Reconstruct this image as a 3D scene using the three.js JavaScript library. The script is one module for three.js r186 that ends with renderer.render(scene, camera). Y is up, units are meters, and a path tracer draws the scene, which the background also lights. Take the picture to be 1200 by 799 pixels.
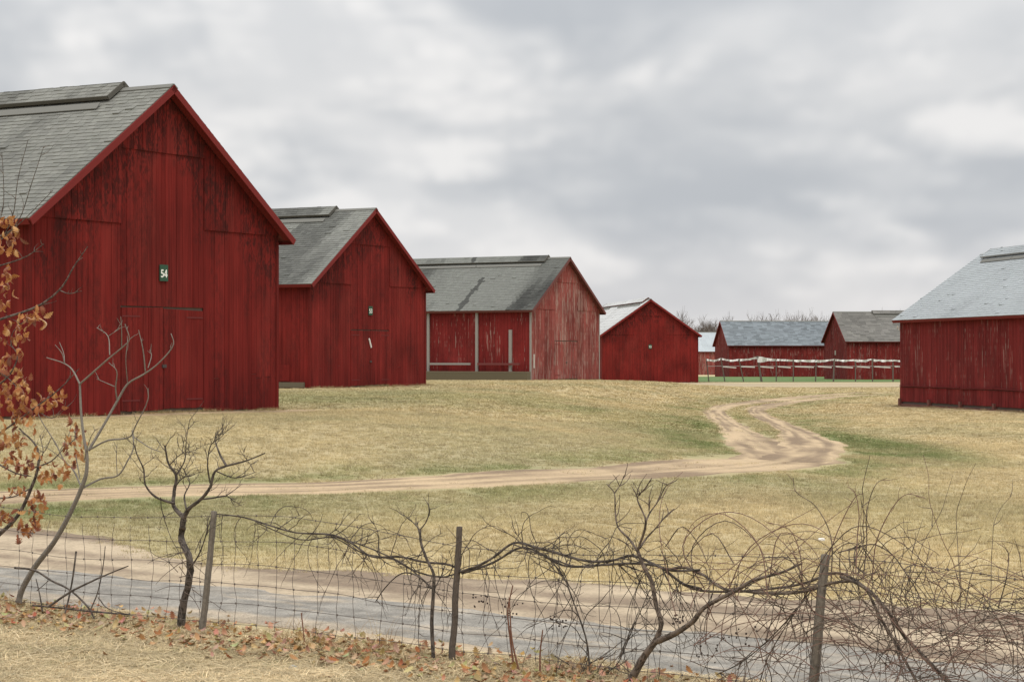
import * as THREE from 'three';
import { mergeGeometries } from 'three/addons/utils/BufferGeometryUtils.js';

// ---------------------------------------------------------------- camera, sky, sun, exposure
const scene = new THREE.Scene();
const F = 2450, CX = 600, HY = 416, EYE = 1.6;          // focal length and horizon in photo pixels, eye height
const camera = new THREE.PerspectiveCamera(2 * Math.atan(399.5 / F) * 180 / Math.PI, 1200 / 799, 0.5, 4000);
camera.position.set(0, EYE, 0);
camera.lookAt(0, EYE + 100 * (HY - 399.5) / F, -100);
const renderer = new THREE.WebGLRenderer({ antialias: true });
renderer.toneMapping = THREE.LinearToneMapping;
renderer.toneMappingExposure = 1.1;
renderer.shadowMap.enabled = true;

// seeded randomness and noise
function rng(seed) {
  let a = seed >>> 0;
  return () => { a = (a + 0x6D2B79F5) | 0; let t = Math.imul(a ^ (a >>> 15), 1 | a); t = (t + Math.imul(t ^ (t >>> 7), 61 | t)) ^ t; return ((t ^ (t >>> 14)) >>> 0) / 4294967296; };
}
function hash3(x, y, z) {
  let h = Math.imul(x, 374761393) + Math.imul(y, 668265263) + Math.imul(z, 1274126177);
  h = Math.imul(h ^ (h >>> 13), 1274126177); h ^= h >>> 16;
  return (h >>> 0) / 4294967296;
}
function noise3(x, y, z) {
  const xi = Math.floor(x), yi = Math.floor(y), zi = Math.floor(z);
  let u = x - xi, v = y - yi, w = z - zi;
  u = u * u * u * (u * (u * 6 - 15) + 10); v = v * v * v * (v * (v * 6 - 15) + 10); w = w * w * w * (w * (w * 6 - 15) + 10);
  const L = (a, b, t) => a + (b - a) * t;
  return L(L(L(hash3(xi, yi, zi), hash3(xi + 1, yi, zi), u), L(hash3(xi, yi + 1, zi), hash3(xi + 1, yi + 1, zi), u), v),
    L(L(hash3(xi, yi, zi + 1), hash3(xi + 1, yi, zi + 1), u), L(hash3(xi, yi + 1, zi + 1), hash3(xi + 1, yi + 1, zi + 1), u), v), w);
}
function noise2(x, y, s = 0) {
  const xi = Math.floor(x), yi = Math.floor(y);
  let u = x - xi, v = y - yi; u = u * u * (3 - 2 * u); v = v * v * (3 - 2 * v);
  const a = hash3(xi, yi, s), b = hash3(xi + 1, yi, s), c = hash3(xi, yi + 1, s), d = hash3(xi + 1, yi + 1, s);
  return a + (b - a) * u + (c - a + (a - b - c + d) * u) * v;
}
function fbm2(x, y, o = 4, s = 0) { let a = 0, m = 0, k = 1; for (let i = 0; i < o; i++) { a += k * noise2(x, y, s + i); m += k; x = x * 2.03 + 7.1; y = y * 2.03 + 3.7; k *= 0.5; } return a / m; }
function fbm3(x, y, z, o = 5, g = 0.5) { let a = 0, m = 0, k = 1; for (let i = 0; i < o; i++) { a += k * noise3(x, y, z); m += k; x = x * 2.03 + 17.1; y = y * 2.03 + 3.7; z = z * 2.03 + 9.3; k *= g; } return a / m; }
const ss = (a, b, x) => { const t = Math.min(1, Math.max(0, (x - a) / (b - a))); return t * t * (3 - 2 * t); };
const lerp = (a, b, t) => a + (b - a) * t;
const mix3 = (a, b, t) => [lerp(a[0], b[0], t), lerp(a[1], b[1], t), lerp(a[2], b[2], t)];
function pw(pts, x) {                                    // piecewise linear
  if (x <= pts[0][0]) return pts[0][1];
  for (let i = 1; i < pts.length; i++) if (x <= pts[i][0]) return lerp(pts[i - 1][1], pts[i][1], (x - pts[i - 1][0]) / (pts[i][0] - pts[i - 1][0]));
  return pts[pts.length - 1][1];
}

// overcast sky: a deck of stratocumulus seen in perspective
{
  const W = 2048, H = 1024, data = new Float32Array(W * H * 4);
  for (let j = 0; j < H; j++) {
    const el = ((j + 0.5) / H - 0.5) * Math.PI, dy = Math.sin(el), c = Math.cos(el);
    for (let i = 0; i < W; i++) {
      const th = ((i + 0.5) / W - 0.5) * 2 * Math.PI, dx = Math.cos(th) * c, dz = Math.sin(th) * c;
      const k = (j * W + i) * 4;
      let col;
      if (dy > -0.02) {
        const q = 1 / (Math.max(dy, 0) + 0.19), px = dx * q, pz = dz * q;
        const wx = fbm3(px * 0.9 + 4, pz * 0.9, 5.5, 3) - 0.5, wz = fbm3(px * 0.9 + 40, pz * 0.9, 8.5, 3) - 0.5;
        // lumpy cloud bases: smooth masses plus billows
        let bil = 0, bk = 0.5, bf = 3.2; for (let o = 0; o < 4; o++) { bil += bk * Math.abs(2 * noise3(px * bf + wx * 3 + o * 13, pz * bf * 0.8 + wz * 3, o * 5.3 + 1) - 1); bk *= 0.68; bf *= 2.05; }
        let t = fbm3(px * 2.3 + wx * 2.2 + 71.3, pz * 1.75 + wz * 2.2 + 22.6, 2.2, 7, 0.57);
        t = ss(0.31, 0.66, t) * 0.62 + ss(0.3, 0.82, bil) * 0.5;
        const t2 = fbm3(px * 0.9 + 13.3, pz * 0.9 + 8.2, 7.7, 3);
        t = Math.min(1, Math.max(0, t + (t2 - 0.5) * 0.45));
        const dark = [0.455, 0.478, 0.508], mid = [0.585, 0.597, 0.612], bright = [0.775, 0.767, 0.76];
        col = t < 0.5 ? mix3(dark, mid, t * 2) : mix3(mid, bright, t * 2 - 1);
        const hz = ss(0.075, 0.0, dy);                  // pale band of far thin cloud along the horizon
        col = mix3(col, [0.70, 0.675, 0.665], hz * 0.62);
        const z = 1 + 1.5 * Math.max(0, dy - 0.12);            // overcast skies are brighter overhead
        col = col.map(v => v * z);
      } else col = [0.34, 0.30, 0.22];
      data[k] = col[0]; data[k + 1] = col[1]; data[k + 2] = col[2]; data[k + 3] = 1;
    }
  }
  const t = new THREE.DataTexture(data, W, H, THREE.RGBAFormat, THREE.FloatType);
  t.mapping = THREE.EquirectangularReflectionMapping; t.magFilter = THREE.LinearFilter; t.minFilter = THREE.LinearFilter; t.wrapS = THREE.RepeatWrapping; t.needsUpdate = true;
  scene.background = t; scene.environment = t;
}
const sun = new THREE.DirectionalLight(0xfff3e2, 1.5);   // sun behind the cloud deck: very soft
sun.position.set(14, 75, -18); sun.target.position.set(2, 0, -60);
sun.castShadow = true; sun.shadow.radius = 40; sun.shadow.mapSize.set(2048, 2048);
Object.assign(sun.shadow.camera, { left: -110, right: 110, top: 110, bottom: -110, near: 1, far: 400 });
scene.add(sun, sun.target);

// ---------------------------------------------------------------- helpers
const used = {};
function numbered(n) { if (!(n in used)) { used[n] = 0; return n; } return n + '_' + String(++used[n]).padStart(3, '0'); }
function shade(m) { m.castShadow = true; m.receiveShadow = true; return m; }
function tag(o, label, category, group, kind) { if (label) o.userData.label = label; if (category) o.userData.category = category; if (group) o.userData.group = group; if (kind) o.userData.kind = kind; return o; }
function thing(name, label, category, [x, y, z] = [0, 0, 0], turn = 0, group) {
  const o = new THREE.Group(); o.name = numbered(name); o.position.set(x, y, z); o.rotation.y = turn; scene.add(o);
  return tag(o, label, category, group);
}
function part(name, geo, mat, parent, kind) { const m = shade(new THREE.Mesh(geo, mat)); m.name = name; if (kind) m.userData.kind = kind; parent.add(m); return m; }
function structure(name, geo, mat, label) { const m = shade(new THREE.Mesh(geo, mat)); m.name = numbered(name); scene.add(m); m.userData.kind = 'structure'; if (label) m.userData.label = label; return m; }
const lin = (r, g, b) => new THREE.Color().setRGB(r, g, b);
const std = (c, rough = 0.9, extra = {}) => new THREE.MeshStandardMaterial({ color: Array.isArray(c) ? lin(...c) : c, roughness: rough, metalness: 0, ...extra });
function dataTex(w, h, fn, srgb = true, rep = true) {      // fn(u, v) -> linear rgb 0..1, stored as sRGB
  const d = new Uint8Array(w * h * 4), enc = v => { v = Math.min(1, Math.max(0, v)); return Math.round(255 * (srgb ? (v <= 0.0031308 ? v * 12.92 : 1.055 * Math.pow(v, 1 / 2.4) - 0.055) : v)); };
  for (let j = 0; j < h; j++) for (let i = 0; i < w; i++) { const c = fn((i + 0.5) / w, (j + 0.5) / h, i, j), k = (j * w + i) * 4; d[k] = enc(c[0]); d[k + 1] = enc(c[1]); d[k + 2] = enc(c[2]); d[k + 3] = 255; }
  const t = new THREE.DataTexture(d, w, h, THREE.RGBAFormat); t.magFilter = THREE.LinearFilter; t.minFilter = THREE.LinearMipmapLinearFilter; t.generateMipmaps = true;
  if (srgb) t.colorSpace = THREE.SRGBColorSpace;
  if (rep) t.wrapS = t.wrapT = THREE.RepeatWrapping;
  t.anisotropy = 8; t.needsUpdate = true; return t;
}
class Soup {                                              // collects faces of one mesh
  constructor() { this.p = []; this.c = []; this.u = []; }
  tri(a, b, c, col) { this.p.push(...a, ...b, ...c); if (col) for (let i = 0; i < 3; i++) this.c.push(...col); }
  quad(a, b, c, d, col, uv) {
    this.tri(a, b, c, col); this.tri(a, c, d, col);
    if (uv) this.u.push(...uv[0], ...uv[1], ...uv[2], ...uv[0], ...uv[2], ...uv[3]);
  }
  geo() {
    const g = new THREE.BufferGeometry(); g.setAttribute('position', new THREE.Float32BufferAttribute(this.p, 3));
    if (this.c.length) g.setAttribute('color', new THREE.Float32BufferAttribute(this.c, 3));
    if (this.u.length) g.setAttribute('uv', new THREE.Float32BufferAttribute(this.u, 2));
    g.computeVertexNormals(); return g;
  }
}
// box from x0..x1, y0..y1, z0..z1
function bx(x0, x1, y0, y1, z0, z1) { const g = new THREE.BoxGeometry(Math.abs(x1 - x0), Math.abs(y1 - y0), Math.abs(z1 - z0)); g.translate((x0 + x1) / 2, (y0 + y1) / 2, (z0 + z1) / 2); return g; }
// bar of section w x t between two points
function bar(a, b, w, t) {
  const A = new THREE.Vector3(...a), B = new THREE.Vector3(...b), d = B.clone().sub(A), g = new THREE.BoxGeometry(w, d.length(), t);
  g.applyQuaternion(new THREE.Quaternion().setFromUnitVectors(new THREE.Vector3(0, 1, 0), d.normalize())); const m = A.add(B).multiplyScalar(0.5); g.translate(m.x, m.y, m.z); return g;
}

// ---------------------------------------------------------------- terrain
// z here is metres forward of the camera (world -z)
const BASE = [[-60, -0.2], [2, -0.2], [9, -0.78], [24, -0.78], [122, -1.4], [234, -1.45], [330, -1.85], [420, -2.4], [600, -3], [1600, -3]];
const TOP = [[22, -0.78], [36, -0.5], [50, -0.02], [116, -0.02], [149, -0.22], [190, -0.8], [234, -1.42], [330, -1.85]];
const EDGE = [[20, -9], [62, -5.5], [110, -3], [158, 7.5], [240, 8]];
function hG(X, z) {
  let b = pw(BASE, z);
  if (z > 22 && z < 330) { const t = pw(TOP, z), k = ss(17, 0, X - pw(EDGE, z)); b = lerp(b, t, k); }
  if (z > 8 && z < 180) b += (fbm2(X * 0.16, z * 0.1, 3, 11) - 0.5) * 0.11 * ss(8, 24, z) * ss(180, 60, z);
  return b;
}
function groundAt(px, py) {                                // ground point seen at a photo pixel -> [X, z]
  const s = (py - HY) / F; let z = 8;
  for (let i = 0; i < 6000; i++) { const X = (px - CX) / F * z; if (EYE - s * z <= hG(X, z)) return [X, z]; z += 0.05 + z * 0.0008; }
  return [(px - CX) / F * z, z];
}
const at = (px, py, z) => [(px - CX) / F * z, EYE - (py - HY) / F * z, -z];

// dirt tracks as polylines on the ground
const px2 = a => a.map(p => [...groundAt(p[0], p[1]), p[2]]);
function smoothLine(pts, n = 12) {
  const c = new THREE.CatmullRomCurve3(pts.map(p => new THREE.Vector3(p[0], p[2], p[1])), false, 'centripetal'), o = [];
  const N = pts.length * n; for (let i = 0; i <= N; i++) { const q = c.getPoint(i / N); o.push([q.x, q.z, q.y]); } return o;
}
const TRACKS = {
  lower: smoothLine(px2([[-160, 592, 1.3], [60, 581, 1.25], [270, 574, 1.2], [400, 571, 1.15], [600, 560.5, 1.3], [780, 551.5, 1.5], [860, 545.5, 1.65], [912, 539, 1.6], [940, 533, 1.0]])),
  rutA: smoothLine(px2([[915, 543, 0.8], [896, 526, 1.15], [871, 509, 0.8], [851, 495, 0.72], [838, 484.5, 0.7], [845, 477.5, 0.65], [872, 472.8, 0.65], [910, 468.8, 0.9], [960, 464, 0.9], [1010, 460.5, 0.9], [1060, 459.8, 0.95], [1120, 460, 1]])),
  rutB: smoothLine(px2([[918, 543, 0.8], [947, 533, 1.0], [951, 523, 1.05], [938, 510, 0.8], [915, 498, 0.65], [893, 487.5, 0.6], [886, 482, 0.55], [893, 477.5, 0.75], [917, 473.2, 0.75], [952, 468.6, 0.8], [1000, 463.8, 0.8], [1060, 462.4, 0.9], [1120, 462.4, 0.9]])),
};
function trackDist(X, z) {                                 // signed distance in metres outside the nearest dirt edge
  let best = 99;
  for (const k in TRACKS) { const L = TRACKS[k]; for (let i = 1; i < L.length; i++) {
    const a = L[i - 1], b = L[i]; if (Math.abs(a[1] - z) > 12 && Math.abs(b[1] - z) > 12) continue;
    const dx = b[0] - a[0], dz = b[1] - a[1], t = Math.min(1, Math.max(0, ((X - a[0]) * dx + (z - a[1]) * dz) / (dx * dx + dz * dz + 1e-9)));
    const d = Math.hypot(X - a[0] - dx * t, z - a[1] - dz * t) - lerp(a[2], b[2], t); if (d < best) best = d;
  } }
  return best;
}
// fence line and the strips parallel to it: value = metres beyond the fence line
const FD = [0.625, 0.781];                                 // normal of the fence line (X, z)
const fenceOff = (X, z) => FD[0] * (X + 0.44) + FD[1] * (z - 16);
const ROAD = [0.72, 2.55];                                 // asphalt between these offsets
const shoulderEdge = (X, z) => 5.0 + (fbm2((X * FD[1] - z * FD[0]) * 0.35, 3.3, 4, 5) - 0.5) * 3.6 + (X > 1 ? Math.min(1.2, (X - 1) * 0.25) : 0);

const STRAW = [0.565, 0.465, 0.27], OLIVE = [0.42, 0.375, 0.215], GREEN = [0.15, 0.195, 0.06], THATCH = [0.40, 0.31, 0.16];
function grassTone(X, z) {                                 // dry / olive / green mixture of the turf
  const fo = fenceOff(X, z), td = trackDist(X, z);
  const n = fbm2(X * 0.22 + 3, z * 0.16, 4, 21), n2 = fbm2(X * 0.9, z * 0.45, 3, 31);
  let olive = ss(0.40, 0.72, n) * 0.6 + ss(6, -6, X - 0.02 * z) * 0.28;
  let green = 0;
  const fringe = ss(3.4, 0.2, td) * ss(-0.6, 0.3, td);
  const cu = Math.hypot((X - 10.6) / 2.2, (z - 60) / 13);
  green += fringe * (0.18 + 0.55 * ss(0.42, 0.66, n2));
  green += ss(1.2, 0.2, cu) * 0.9 * (0.6 + 0.6 * n2);
  const foG = fo - shoulderEdge(X, z);
  green += ss(14, 3, fo) * ss(0, 2.5, foG) * ss(5, -2, X) * (0.25 + 0.5 * n2) * ss(0.3, 0.6, n);
  green += ss(4, 1, Math.abs(X - 5.0)) * ss(20, 6, Math.abs(z - 70)) * 0.3; green += ss(0.5, 0.66, fbm2(X * 0.13 + 9, z * 0.07, 4, 27)) * ss(9, 1, X - 0.03 * z) * ss(120, 80, z) * 0.4;
  return [Math.min(1, olive), Math.min(1, green), n2];
}
function turf(X, z, j = 0) {
  const [o, g, n] = grassTone(X, z); let c = mix3(STRAW, OLIVE, o); c = mix3(c, GREEN, g * 0.85);
  const k = 0.86 + 0.28 * n + j; return c.map(v => v * k);
}
{
  const xs = [], zs = [];
  for (let x = -1500; x < -60; x += 120) xs.push(x);
  for (let x = -60; x < -26; x += 3) xs.push(x);
  for (let x = -26; x < 34; x += 0.5) xs.push(x);
  for (let x = 34; x < 70; x += 3) xs.push(x);
  for (let x = 70; x <= 1570; x += 120) xs.push(x);
  for (let z = -60; z < 8; z += 4) zs.push(z);
  for (let z = 8; z < 70; z += 0.5) zs.push(z);
  for (let z = 70; z < 130; z += 1) zs.push(z);
  for (let z = 130; z < 340; z += 4) zs.push(z);
  for (let z = 340; z <= 1600; z += 70) zs.push(z);
  const p = [], c = [], u = [], idx = [], nx = xs.length;
  zs.forEach((z, j) => xs.forEach((X, i) => {
    p.push(X, hG(X, z), -z); u.push(X / 3, z / 3);
    const inner = X > -40 && X < 60 && z > 10 && z < 150;
    let k = inner ? turf(X, z).map(v => v * 0.9) : mix3(STRAW, OLIVE, 0.5);
    const fo = fenceOff(X, z);
    if (z < 40 && fo < 0.5) k = mix3([0.5, 0.4, 0.22], [0.6, 0.48, 0.28], noise2(X, z, 4));
    c.push(...k);
    if (i && j) { const a = (j - 1) * nx + i - 1; idx.push(a, a + 1, a + nx, a + 1, a + nx + 1, a + nx); }
  }));
  const g = new THREE.BufferGeometry(); g.setAttribute('position', new THREE.Float32BufferAttribute(p, 3)); g.setAttribute('color', new THREE.Float32BufferAttribute(c, 3)); g.setAttribute('uv', new THREE.Float32BufferAttribute(u, 2)); g.setIndex(idx); g.computeVertexNormals();
  const tex = dataTex(512, 512, (s, t) => { const n = noise2(s * 128, t * 128, 1) * 0.5 + noise2(s * 256, t * 256, 2) * 0.5; const k = 0.66 + 0.5 * n; return [k, k * 0.97, k * 0.92]; });
  structure('ground', g, new THREE.MeshStandardMaterial({ vertexColors: true, map: tex, roughness: 1, bumpMap: tex, bumpScale: 0.02 }), 'dry straw coloured grass field');
}
const grit = dataTex(512, 512, (s, t) => { const n = noise2(s * 256, t * 256, 3), m = noise2(s * 64, t * 64, 4); const k = 0.62 + 0.42 * n + 0.24 * m; return [k, k, k]; });
const dirtMat = new THREE.MeshStandardMaterial({ vertexColors: true, map: grit, roughness: 1, bumpMap: grit, bumpScale: 0.015 });
function ribbon(line, lift, colFn, seed, nw = 16) {
  const p = [], c = [], u = [], idx = []; let s = 0;
  const pts = [];
  for (let i = 1; i < line.length; i++) {                  // resample about every 0.3 m
    const a = line[i - 1], b = line[i], d = Math.hypot(b[0] - a[0], b[1] - a[1]), n = Math.max(1, Math.ceil(d / 0.3));
    for (let k = 0; k < n; k++) pts.push([0, 1, 2].map(q => lerp(a[q], b[q], k / n)));
  }
  pts.push(line[line.length - 1]);
  pts.forEach((q, i) => {
    const A = pts[Math.max(0, i - 2)], B = pts[Math.min(pts.length - 1, i + 2)], dx = B[0] - A[0], dz = B[1] - A[1], l = Math.hypot(dx, dz) || 1, nx = -dz / l, nz = dx / l;
    if (i) s += Math.hypot(q[0] - pts[i - 1][0], q[1] - pts[i - 1][1]);
    for (let k = 0; k <= nw; k++) {
      const t = k / nw * 2 - 1, side = Math.sign(t), wv = q[2] * (0.95 + (fbm2(s * 0.45, side * 5 + seed, 4, seed) - 0.5) * 0.75);
      const X = q[0] + nx * t * wv, z = q[1] + nz * t * wv;
      const ef = Math.min(1, i / 5, (pts.length - 1 - i) / 5); p.push(X, hG(X, z) + lift * ef - 0.03 * (1 - ef) - 0.055 * Math.pow(Math.abs(t), 10) + (fbm2(s * 0.6, t * 5, 3, seed + 9) - 0.5) * 0.012, -z); u.push(X / 4.2, z / 4.2); c.push(...colFn(s, t, X, z));
      if (i && k) { const a = (i - 1) * (nw + 1) + k - 1, w = nw + 1; idx.push(a, a + 1, a + w, a + 1, a + w + 1, a + w); }
    }
  });
  const g = new THREE.BufferGeometry(); g.setAttribute('position', new THREE.Float32BufferAttribute(p, 3)); g.setAttribute('color', new THREE.Float32BufferAttribute(c, 3)); g.setAttribute('uv', new THREE.Float32BufferAttribute(u, 2)); g.setIndex(idx); g.computeVertexNormals(); return g;
}
const SAND = [0.53, 0.395, 0.24], LOAM = [0.235, 0.165, 0.1];
const soilCol = (seed) => (s, t, X, z) => { const st = fbm2(s * 0.13, t * 4.5 + seed, 4, seed), pt = fbm2(X * 0.7, z * 0.5, 3, seed + 3); const k = ss(0.34, 0.66, st * 0.65 + pt * 0.35); return mix3(LOAM, SAND, k).map(v => v * (0.92 + 0.16 * noise2(X * 5, z * 3, 8))); };
structure('dirt_track', mergeGeometries([ribbon(TRACKS.lower, 0.012, soilCol(3), 41, 20), ribbon(TRACKS.rutA, 0.018, soilCol(5), 45), ribbon(TRACKS.rutB, 0.024, soilCol(8), 49)]), dirtMat, 'sandy two-rut farm track winding across the dry field');
// dirt shoulder and asphalt lane parallel to the fence
{
  const dir = [FD[1], -FD[0]];                             // along the fence
  const P = (a, o) => [-0.44 + dir[0] * a + FD[0] * o, 16 + dir[1] * a + FD[1] * o];
  const strip = (o0, o1, n, lift, col) => {
    const p = [], c = [], u = [], idx = []; const a0 = -26, a1 = 22, da = 0.1, m = Math.round((a1 - a0) / da);
    for (let i = 0; i <= m; i++) for (let k = 0; k <= n; k++) {
      const a = a0 + i * da, t = k / n, e0 = o0(a), e1 = o1(a), o = lerp(e0, e1, t), [X, z] = P(a, o);
      p.push(X, hG(X, z) + lift - 0.06 * Math.pow(Math.abs(t * 2 - 1), 14) + (fbm2(a * 0.5, o * 2.5, 3, 77) - 0.5) * 0.016, -z); u.push(a / 4.5, o / 4.5); c.push(...col(a, o, t));
      if (i && k) { const q = (i - 1) * (n + 1) + k - 1, w = n + 1; idx.push(q, q + 1, q + w, q + 1, q + w + 1, q + w); }
    }
    const g = new THREE.BufferGeometry(); g.setAttribute('position', new THREE.Float32BufferAttribute(p, 3)); g.setAttribute('color', new THREE.Float32BufferAttribute(c, 3)); g.setAttribute('uv', new THREE.Float32BufferAttribute(u, 2)); g.setIndex(idx); g.computeVertexNormals(); return g;
  };
  structure('dirt_shoulder', strip(a => ROAD[0] - 0.25 + (fbm2(a * 0.8, 1, 3, 60) - 0.5) * 0.4, a => { const [X, z] = P(a, 4.5); return shoulderEdge(X, z) + 0.25; }, 28, 0.012, (a, o) => {
    const n = fbm2(a * 0.22, o * 2.6, 4, 61), n2 = fbm2(a * 0.6, o * 1.2, 4, 62); let c = mix3([0.48, 0.385, 0.265], [0.23, 0.17, 0.115], ss(0.44, 0.62, n * 0.7 + n2 * 0.3 + ss(3.4, 4.8, o) * 0.07)); return c.map(v => v * (0.9 + 0.2 * noise2(a * 7, o * 7, 63)));
  }), dirtMat, 'sandy pinkish dirt shoulder along the paved lane');
  const tar = dataTex(512, 512, (s, t) => { const n = hash3(Math.floor(s * 512), Math.floor(t * 512), 6), m = noise2(s * 90, t * 90, 7); const k = 0.4 + 0.75 * n + 0.25 * m; return [k, k, k]; });
  structure('asphalt_lane', strip(a => ROAD[0] + (fbm2(a * 1.1, 2, 4, 70) - 0.5) * 0.5, a => ROAD[1] + (fbm2(a * 0.7, 6, 4, 71) - 0.5) * 1.1, 34, 0.03, (a, o, t) => {
    const n = fbm2(a * 0.3, o * 2.2, 4, 72), n2 = fbm2(a * 1.4, o * 1.8, 3, 73); const dust = ss(0.5, 0.72, n * 0.6 + n2 * 0.4); return mix3([0.29, 0.27, 0.235], [0.46, 0.38, 0.28], Math.min(1, dust * 0.85 + ss(0.62, 0.7, fbm2(a * 0.5, o * 7, 4, 75)) * 0.5)).map(v => v * (0.66 + 0.68 * noise2(a * 7, o * 9, 74)));
  }), new THREE.MeshStandardMaterial({ vertexColors: true, map: tar, roughness: 0.95, bumpMap: tar, bumpScale: 0.006 }), 'worn grey asphalt lane behind the wire fence');
}
// green field and pale lane by the far sheds
{
  const sheet = (x0, x1, z0, z1, n, m, lift, col, wob) => {
    const p = [], c = [], u = [], idx = [];
    for (let j = 0; j <= m; j++) for (let i = 0; i <= n; i++) {
      const X = lerp(x0, x1, i / n); let z = lerp(z0, z1, j / m); if (j === 0 || j === m) z += (fbm2(X * 0.3, j, 3, 80) - 0.5) * wob;
      p.push(X, hG(X, z) + lift, -z); u.push(X / 2, z / 2); c.push(...col(X, z));
      if (i && j) { const a = (j - 1) * (n + 1) + i - 1, w = n + 1; idx.push(a, a + 1, a + w, a + 1, a + w + 1, a + w); }
    }
    const g = new THREE.BufferGeometry(); g.setAttribute('position', new THREE.Float32BufferAttribute(p, 3)); g.setAttribute('color', new THREE.Float32BufferAttribute(c, 3)); g.setAttribute('uv', new THREE.Float32BufferAttribute(u, 2)); g.setIndex(idx); g.computeVertexNormals(); return g;
  };
  structure('green_field', sheet(19, 75, 236, 336, 60, 40, 0.03, (X, z) => mix3([0.075, 0.15, 0.03], [0.13, 0.19, 0.06], fbm2(X * 0.3, z * 0.1, 3, 81)), 4), dirtMat, 'strip of green cover crop around the far sheds');
  structure('farm_lane', sheet(14, 60, 196, 226, 60, 14, 0.02, (X, z) => mix3([0.5, 0.4, 0.26], [0.36, 0.29, 0.18], fbm2(X * 0.2, z * 0.35, 4, 82)), 8), dirtMat, 'pale dirt lane in front of the far sheds');
}

// ---------------------------------------------------------------- barns
const W = 10.6, E = 5.25, R = 3.72, OX = 0.38, OF = 0.345;
// painted board textures over a 12 m x 10 m wall; matter only: paint, grain, mildew, bare wood
function paintTex(seed, red, mil, peel, rake) {
  return dataTex(1024, 1024, (u, v) => {
    const x = u * 12, y = v * 10;
    const g = noise2(x * 30, y * 0.8, seed) * 0.5 + noise2(x * 80, y * 2.3, seed + 1) * 0.5;
    const w = noise2(x * 9, y * 0.35, seed + 2), b = fbm2(x * 0.8, y * 0.6, 4, seed + 3);
    let c = red.map(q => q * (0.52 + 0.5 * g + 0.26 * w + 0.7 * (b - 0.5)));
    c = mix3(c, [c[0] * 1.15, c[1] * 1.4 + 0.004, c[2] * 1.3 + 0.004], ss(0.5, 0.8, fbm2(x * 1.1, y * 0.5, 3, seed + 6)) * 0.5);
    // mildew: mottled dark specks gathered in streaky patches, thickest on the boards under the rakes
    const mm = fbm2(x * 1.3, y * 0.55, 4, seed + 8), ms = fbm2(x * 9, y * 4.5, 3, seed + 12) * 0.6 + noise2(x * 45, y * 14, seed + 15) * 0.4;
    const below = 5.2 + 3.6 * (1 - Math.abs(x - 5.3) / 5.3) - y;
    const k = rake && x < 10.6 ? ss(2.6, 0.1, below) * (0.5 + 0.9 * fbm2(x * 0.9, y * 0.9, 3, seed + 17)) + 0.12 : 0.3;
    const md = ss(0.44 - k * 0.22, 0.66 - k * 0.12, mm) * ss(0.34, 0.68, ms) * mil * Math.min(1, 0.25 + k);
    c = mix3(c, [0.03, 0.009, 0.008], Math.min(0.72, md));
    // peeled paint: bare grey wood in long flakes
    if (peel > 0) {
      const pn = noise2(x * 14, y * 0.7, seed + 20) * 0.5 + noise2(x * 42, y * 3.2, seed + 21) * 0.5, pa = fbm2(x * 0.6, y * 0.35, 3, seed + 22);
      const pk = ss(0.76 - peel * 0.3, 0.86 - peel * 0.3, pn * 0.75 + pa * 0.32);
      c = mix3(c, [0.34, 0.25, 0.215], pk * 0.62);
    }
    return c;
  });
}
const RED = [0.166, 0.0158, 0.0132];
const texA = paintTex(100, RED, 1.0, 0.0, true), texB = paintTex(200, [0.165, 0.0165, 0.0138], 0.8, 0.0, true), texC = paintTex(300, [0.25, 0.062, 0.054], 0.4, 0.56), texD = paintTex(400, [0.19, 0.021, 0.02], 0.5, 0.1);
function tones(tex) { return [0.86, 0.94, 1.0, 1.06, 1.13].map((k, i) => new THREE.MeshPhysicalMaterial({ map: tex, color: lin(k, k * (0.94 + 0.03 * i), k * (0.94 + 0.03 * i)), roughness: 0.95, specularIntensity: 0.35 })); }
const texE = paintTex(500, [0.175, 0.022, 0.02], 0.6, 0.24), setE = tones(texE), setA = tones(texA), setB = tones(texB), setC = tones(texC), setD = tones(texD);
const darkWood = std([0.13, 0.1, 0.08], 1), greyWood = std([0.27, 0.255, 0.235], 0.95), oldWood = std([0.13, 0.11, 0.075], 0.95), trimRed = std([0.165, 0.0125, 0.011], 0.95), trimDull = std([0.15, 0.035, 0.032], 0.85), iron = std([0.05, 0.04, 0.038], 0.6), hingeRed = std([0.13, 0.016, 0.015], 0.9);
// board on a wall: s across, y up, n outwards; frame maps (s, y, n) to local xyz
function boardGeo(frame, s0, s1, y0, ya, yb, n0, n1, uo) {
  const q = new Soup(), P = (s, y, n) => frame(s, y, n), U = (s, y) => [(s + uo[0]) / 12, (y + uo[1]) / 10];
  const f = [P(s0, y0, n1), P(s1, y0, n1), P(s1, yb, n1), P(s0, ya, n1)], b = [P(s0, y0, n0), P(s1, y0, n0), P(s1, yb, n0), P(s0, ya, n0)];
  const u = [U(s0, y0), U(s1, y0), U(s1, yb), U(s0, ya)];
  q.quad(f[0], f[1], f[2], f[3], null, u);
  q.quad(b[0], f[0], f[3], b[3], null, [u[0], u[0], u[3], u[3]]); q.quad(f[1], b[1], b[2], f[2], null, [u[1], u[1], u[2], u[2]]);
  q.quad(f[3], f[2], b[2], b[3], null, [u[3], u[2], u[2], u[3]]); q.quad(b[0], b[1], f[1], f[0], null, [u[0], u[1], u[1], u[0]]);
  q.quad(b[1], b[0], b[3], b[2], null, [u[1], u[0], u[3], u[2]]);
  return q.geo();
}
const ytop = s => E + (R - 0.12) * (1 - Math.abs(s - W / 2) / (W / 2));
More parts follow.
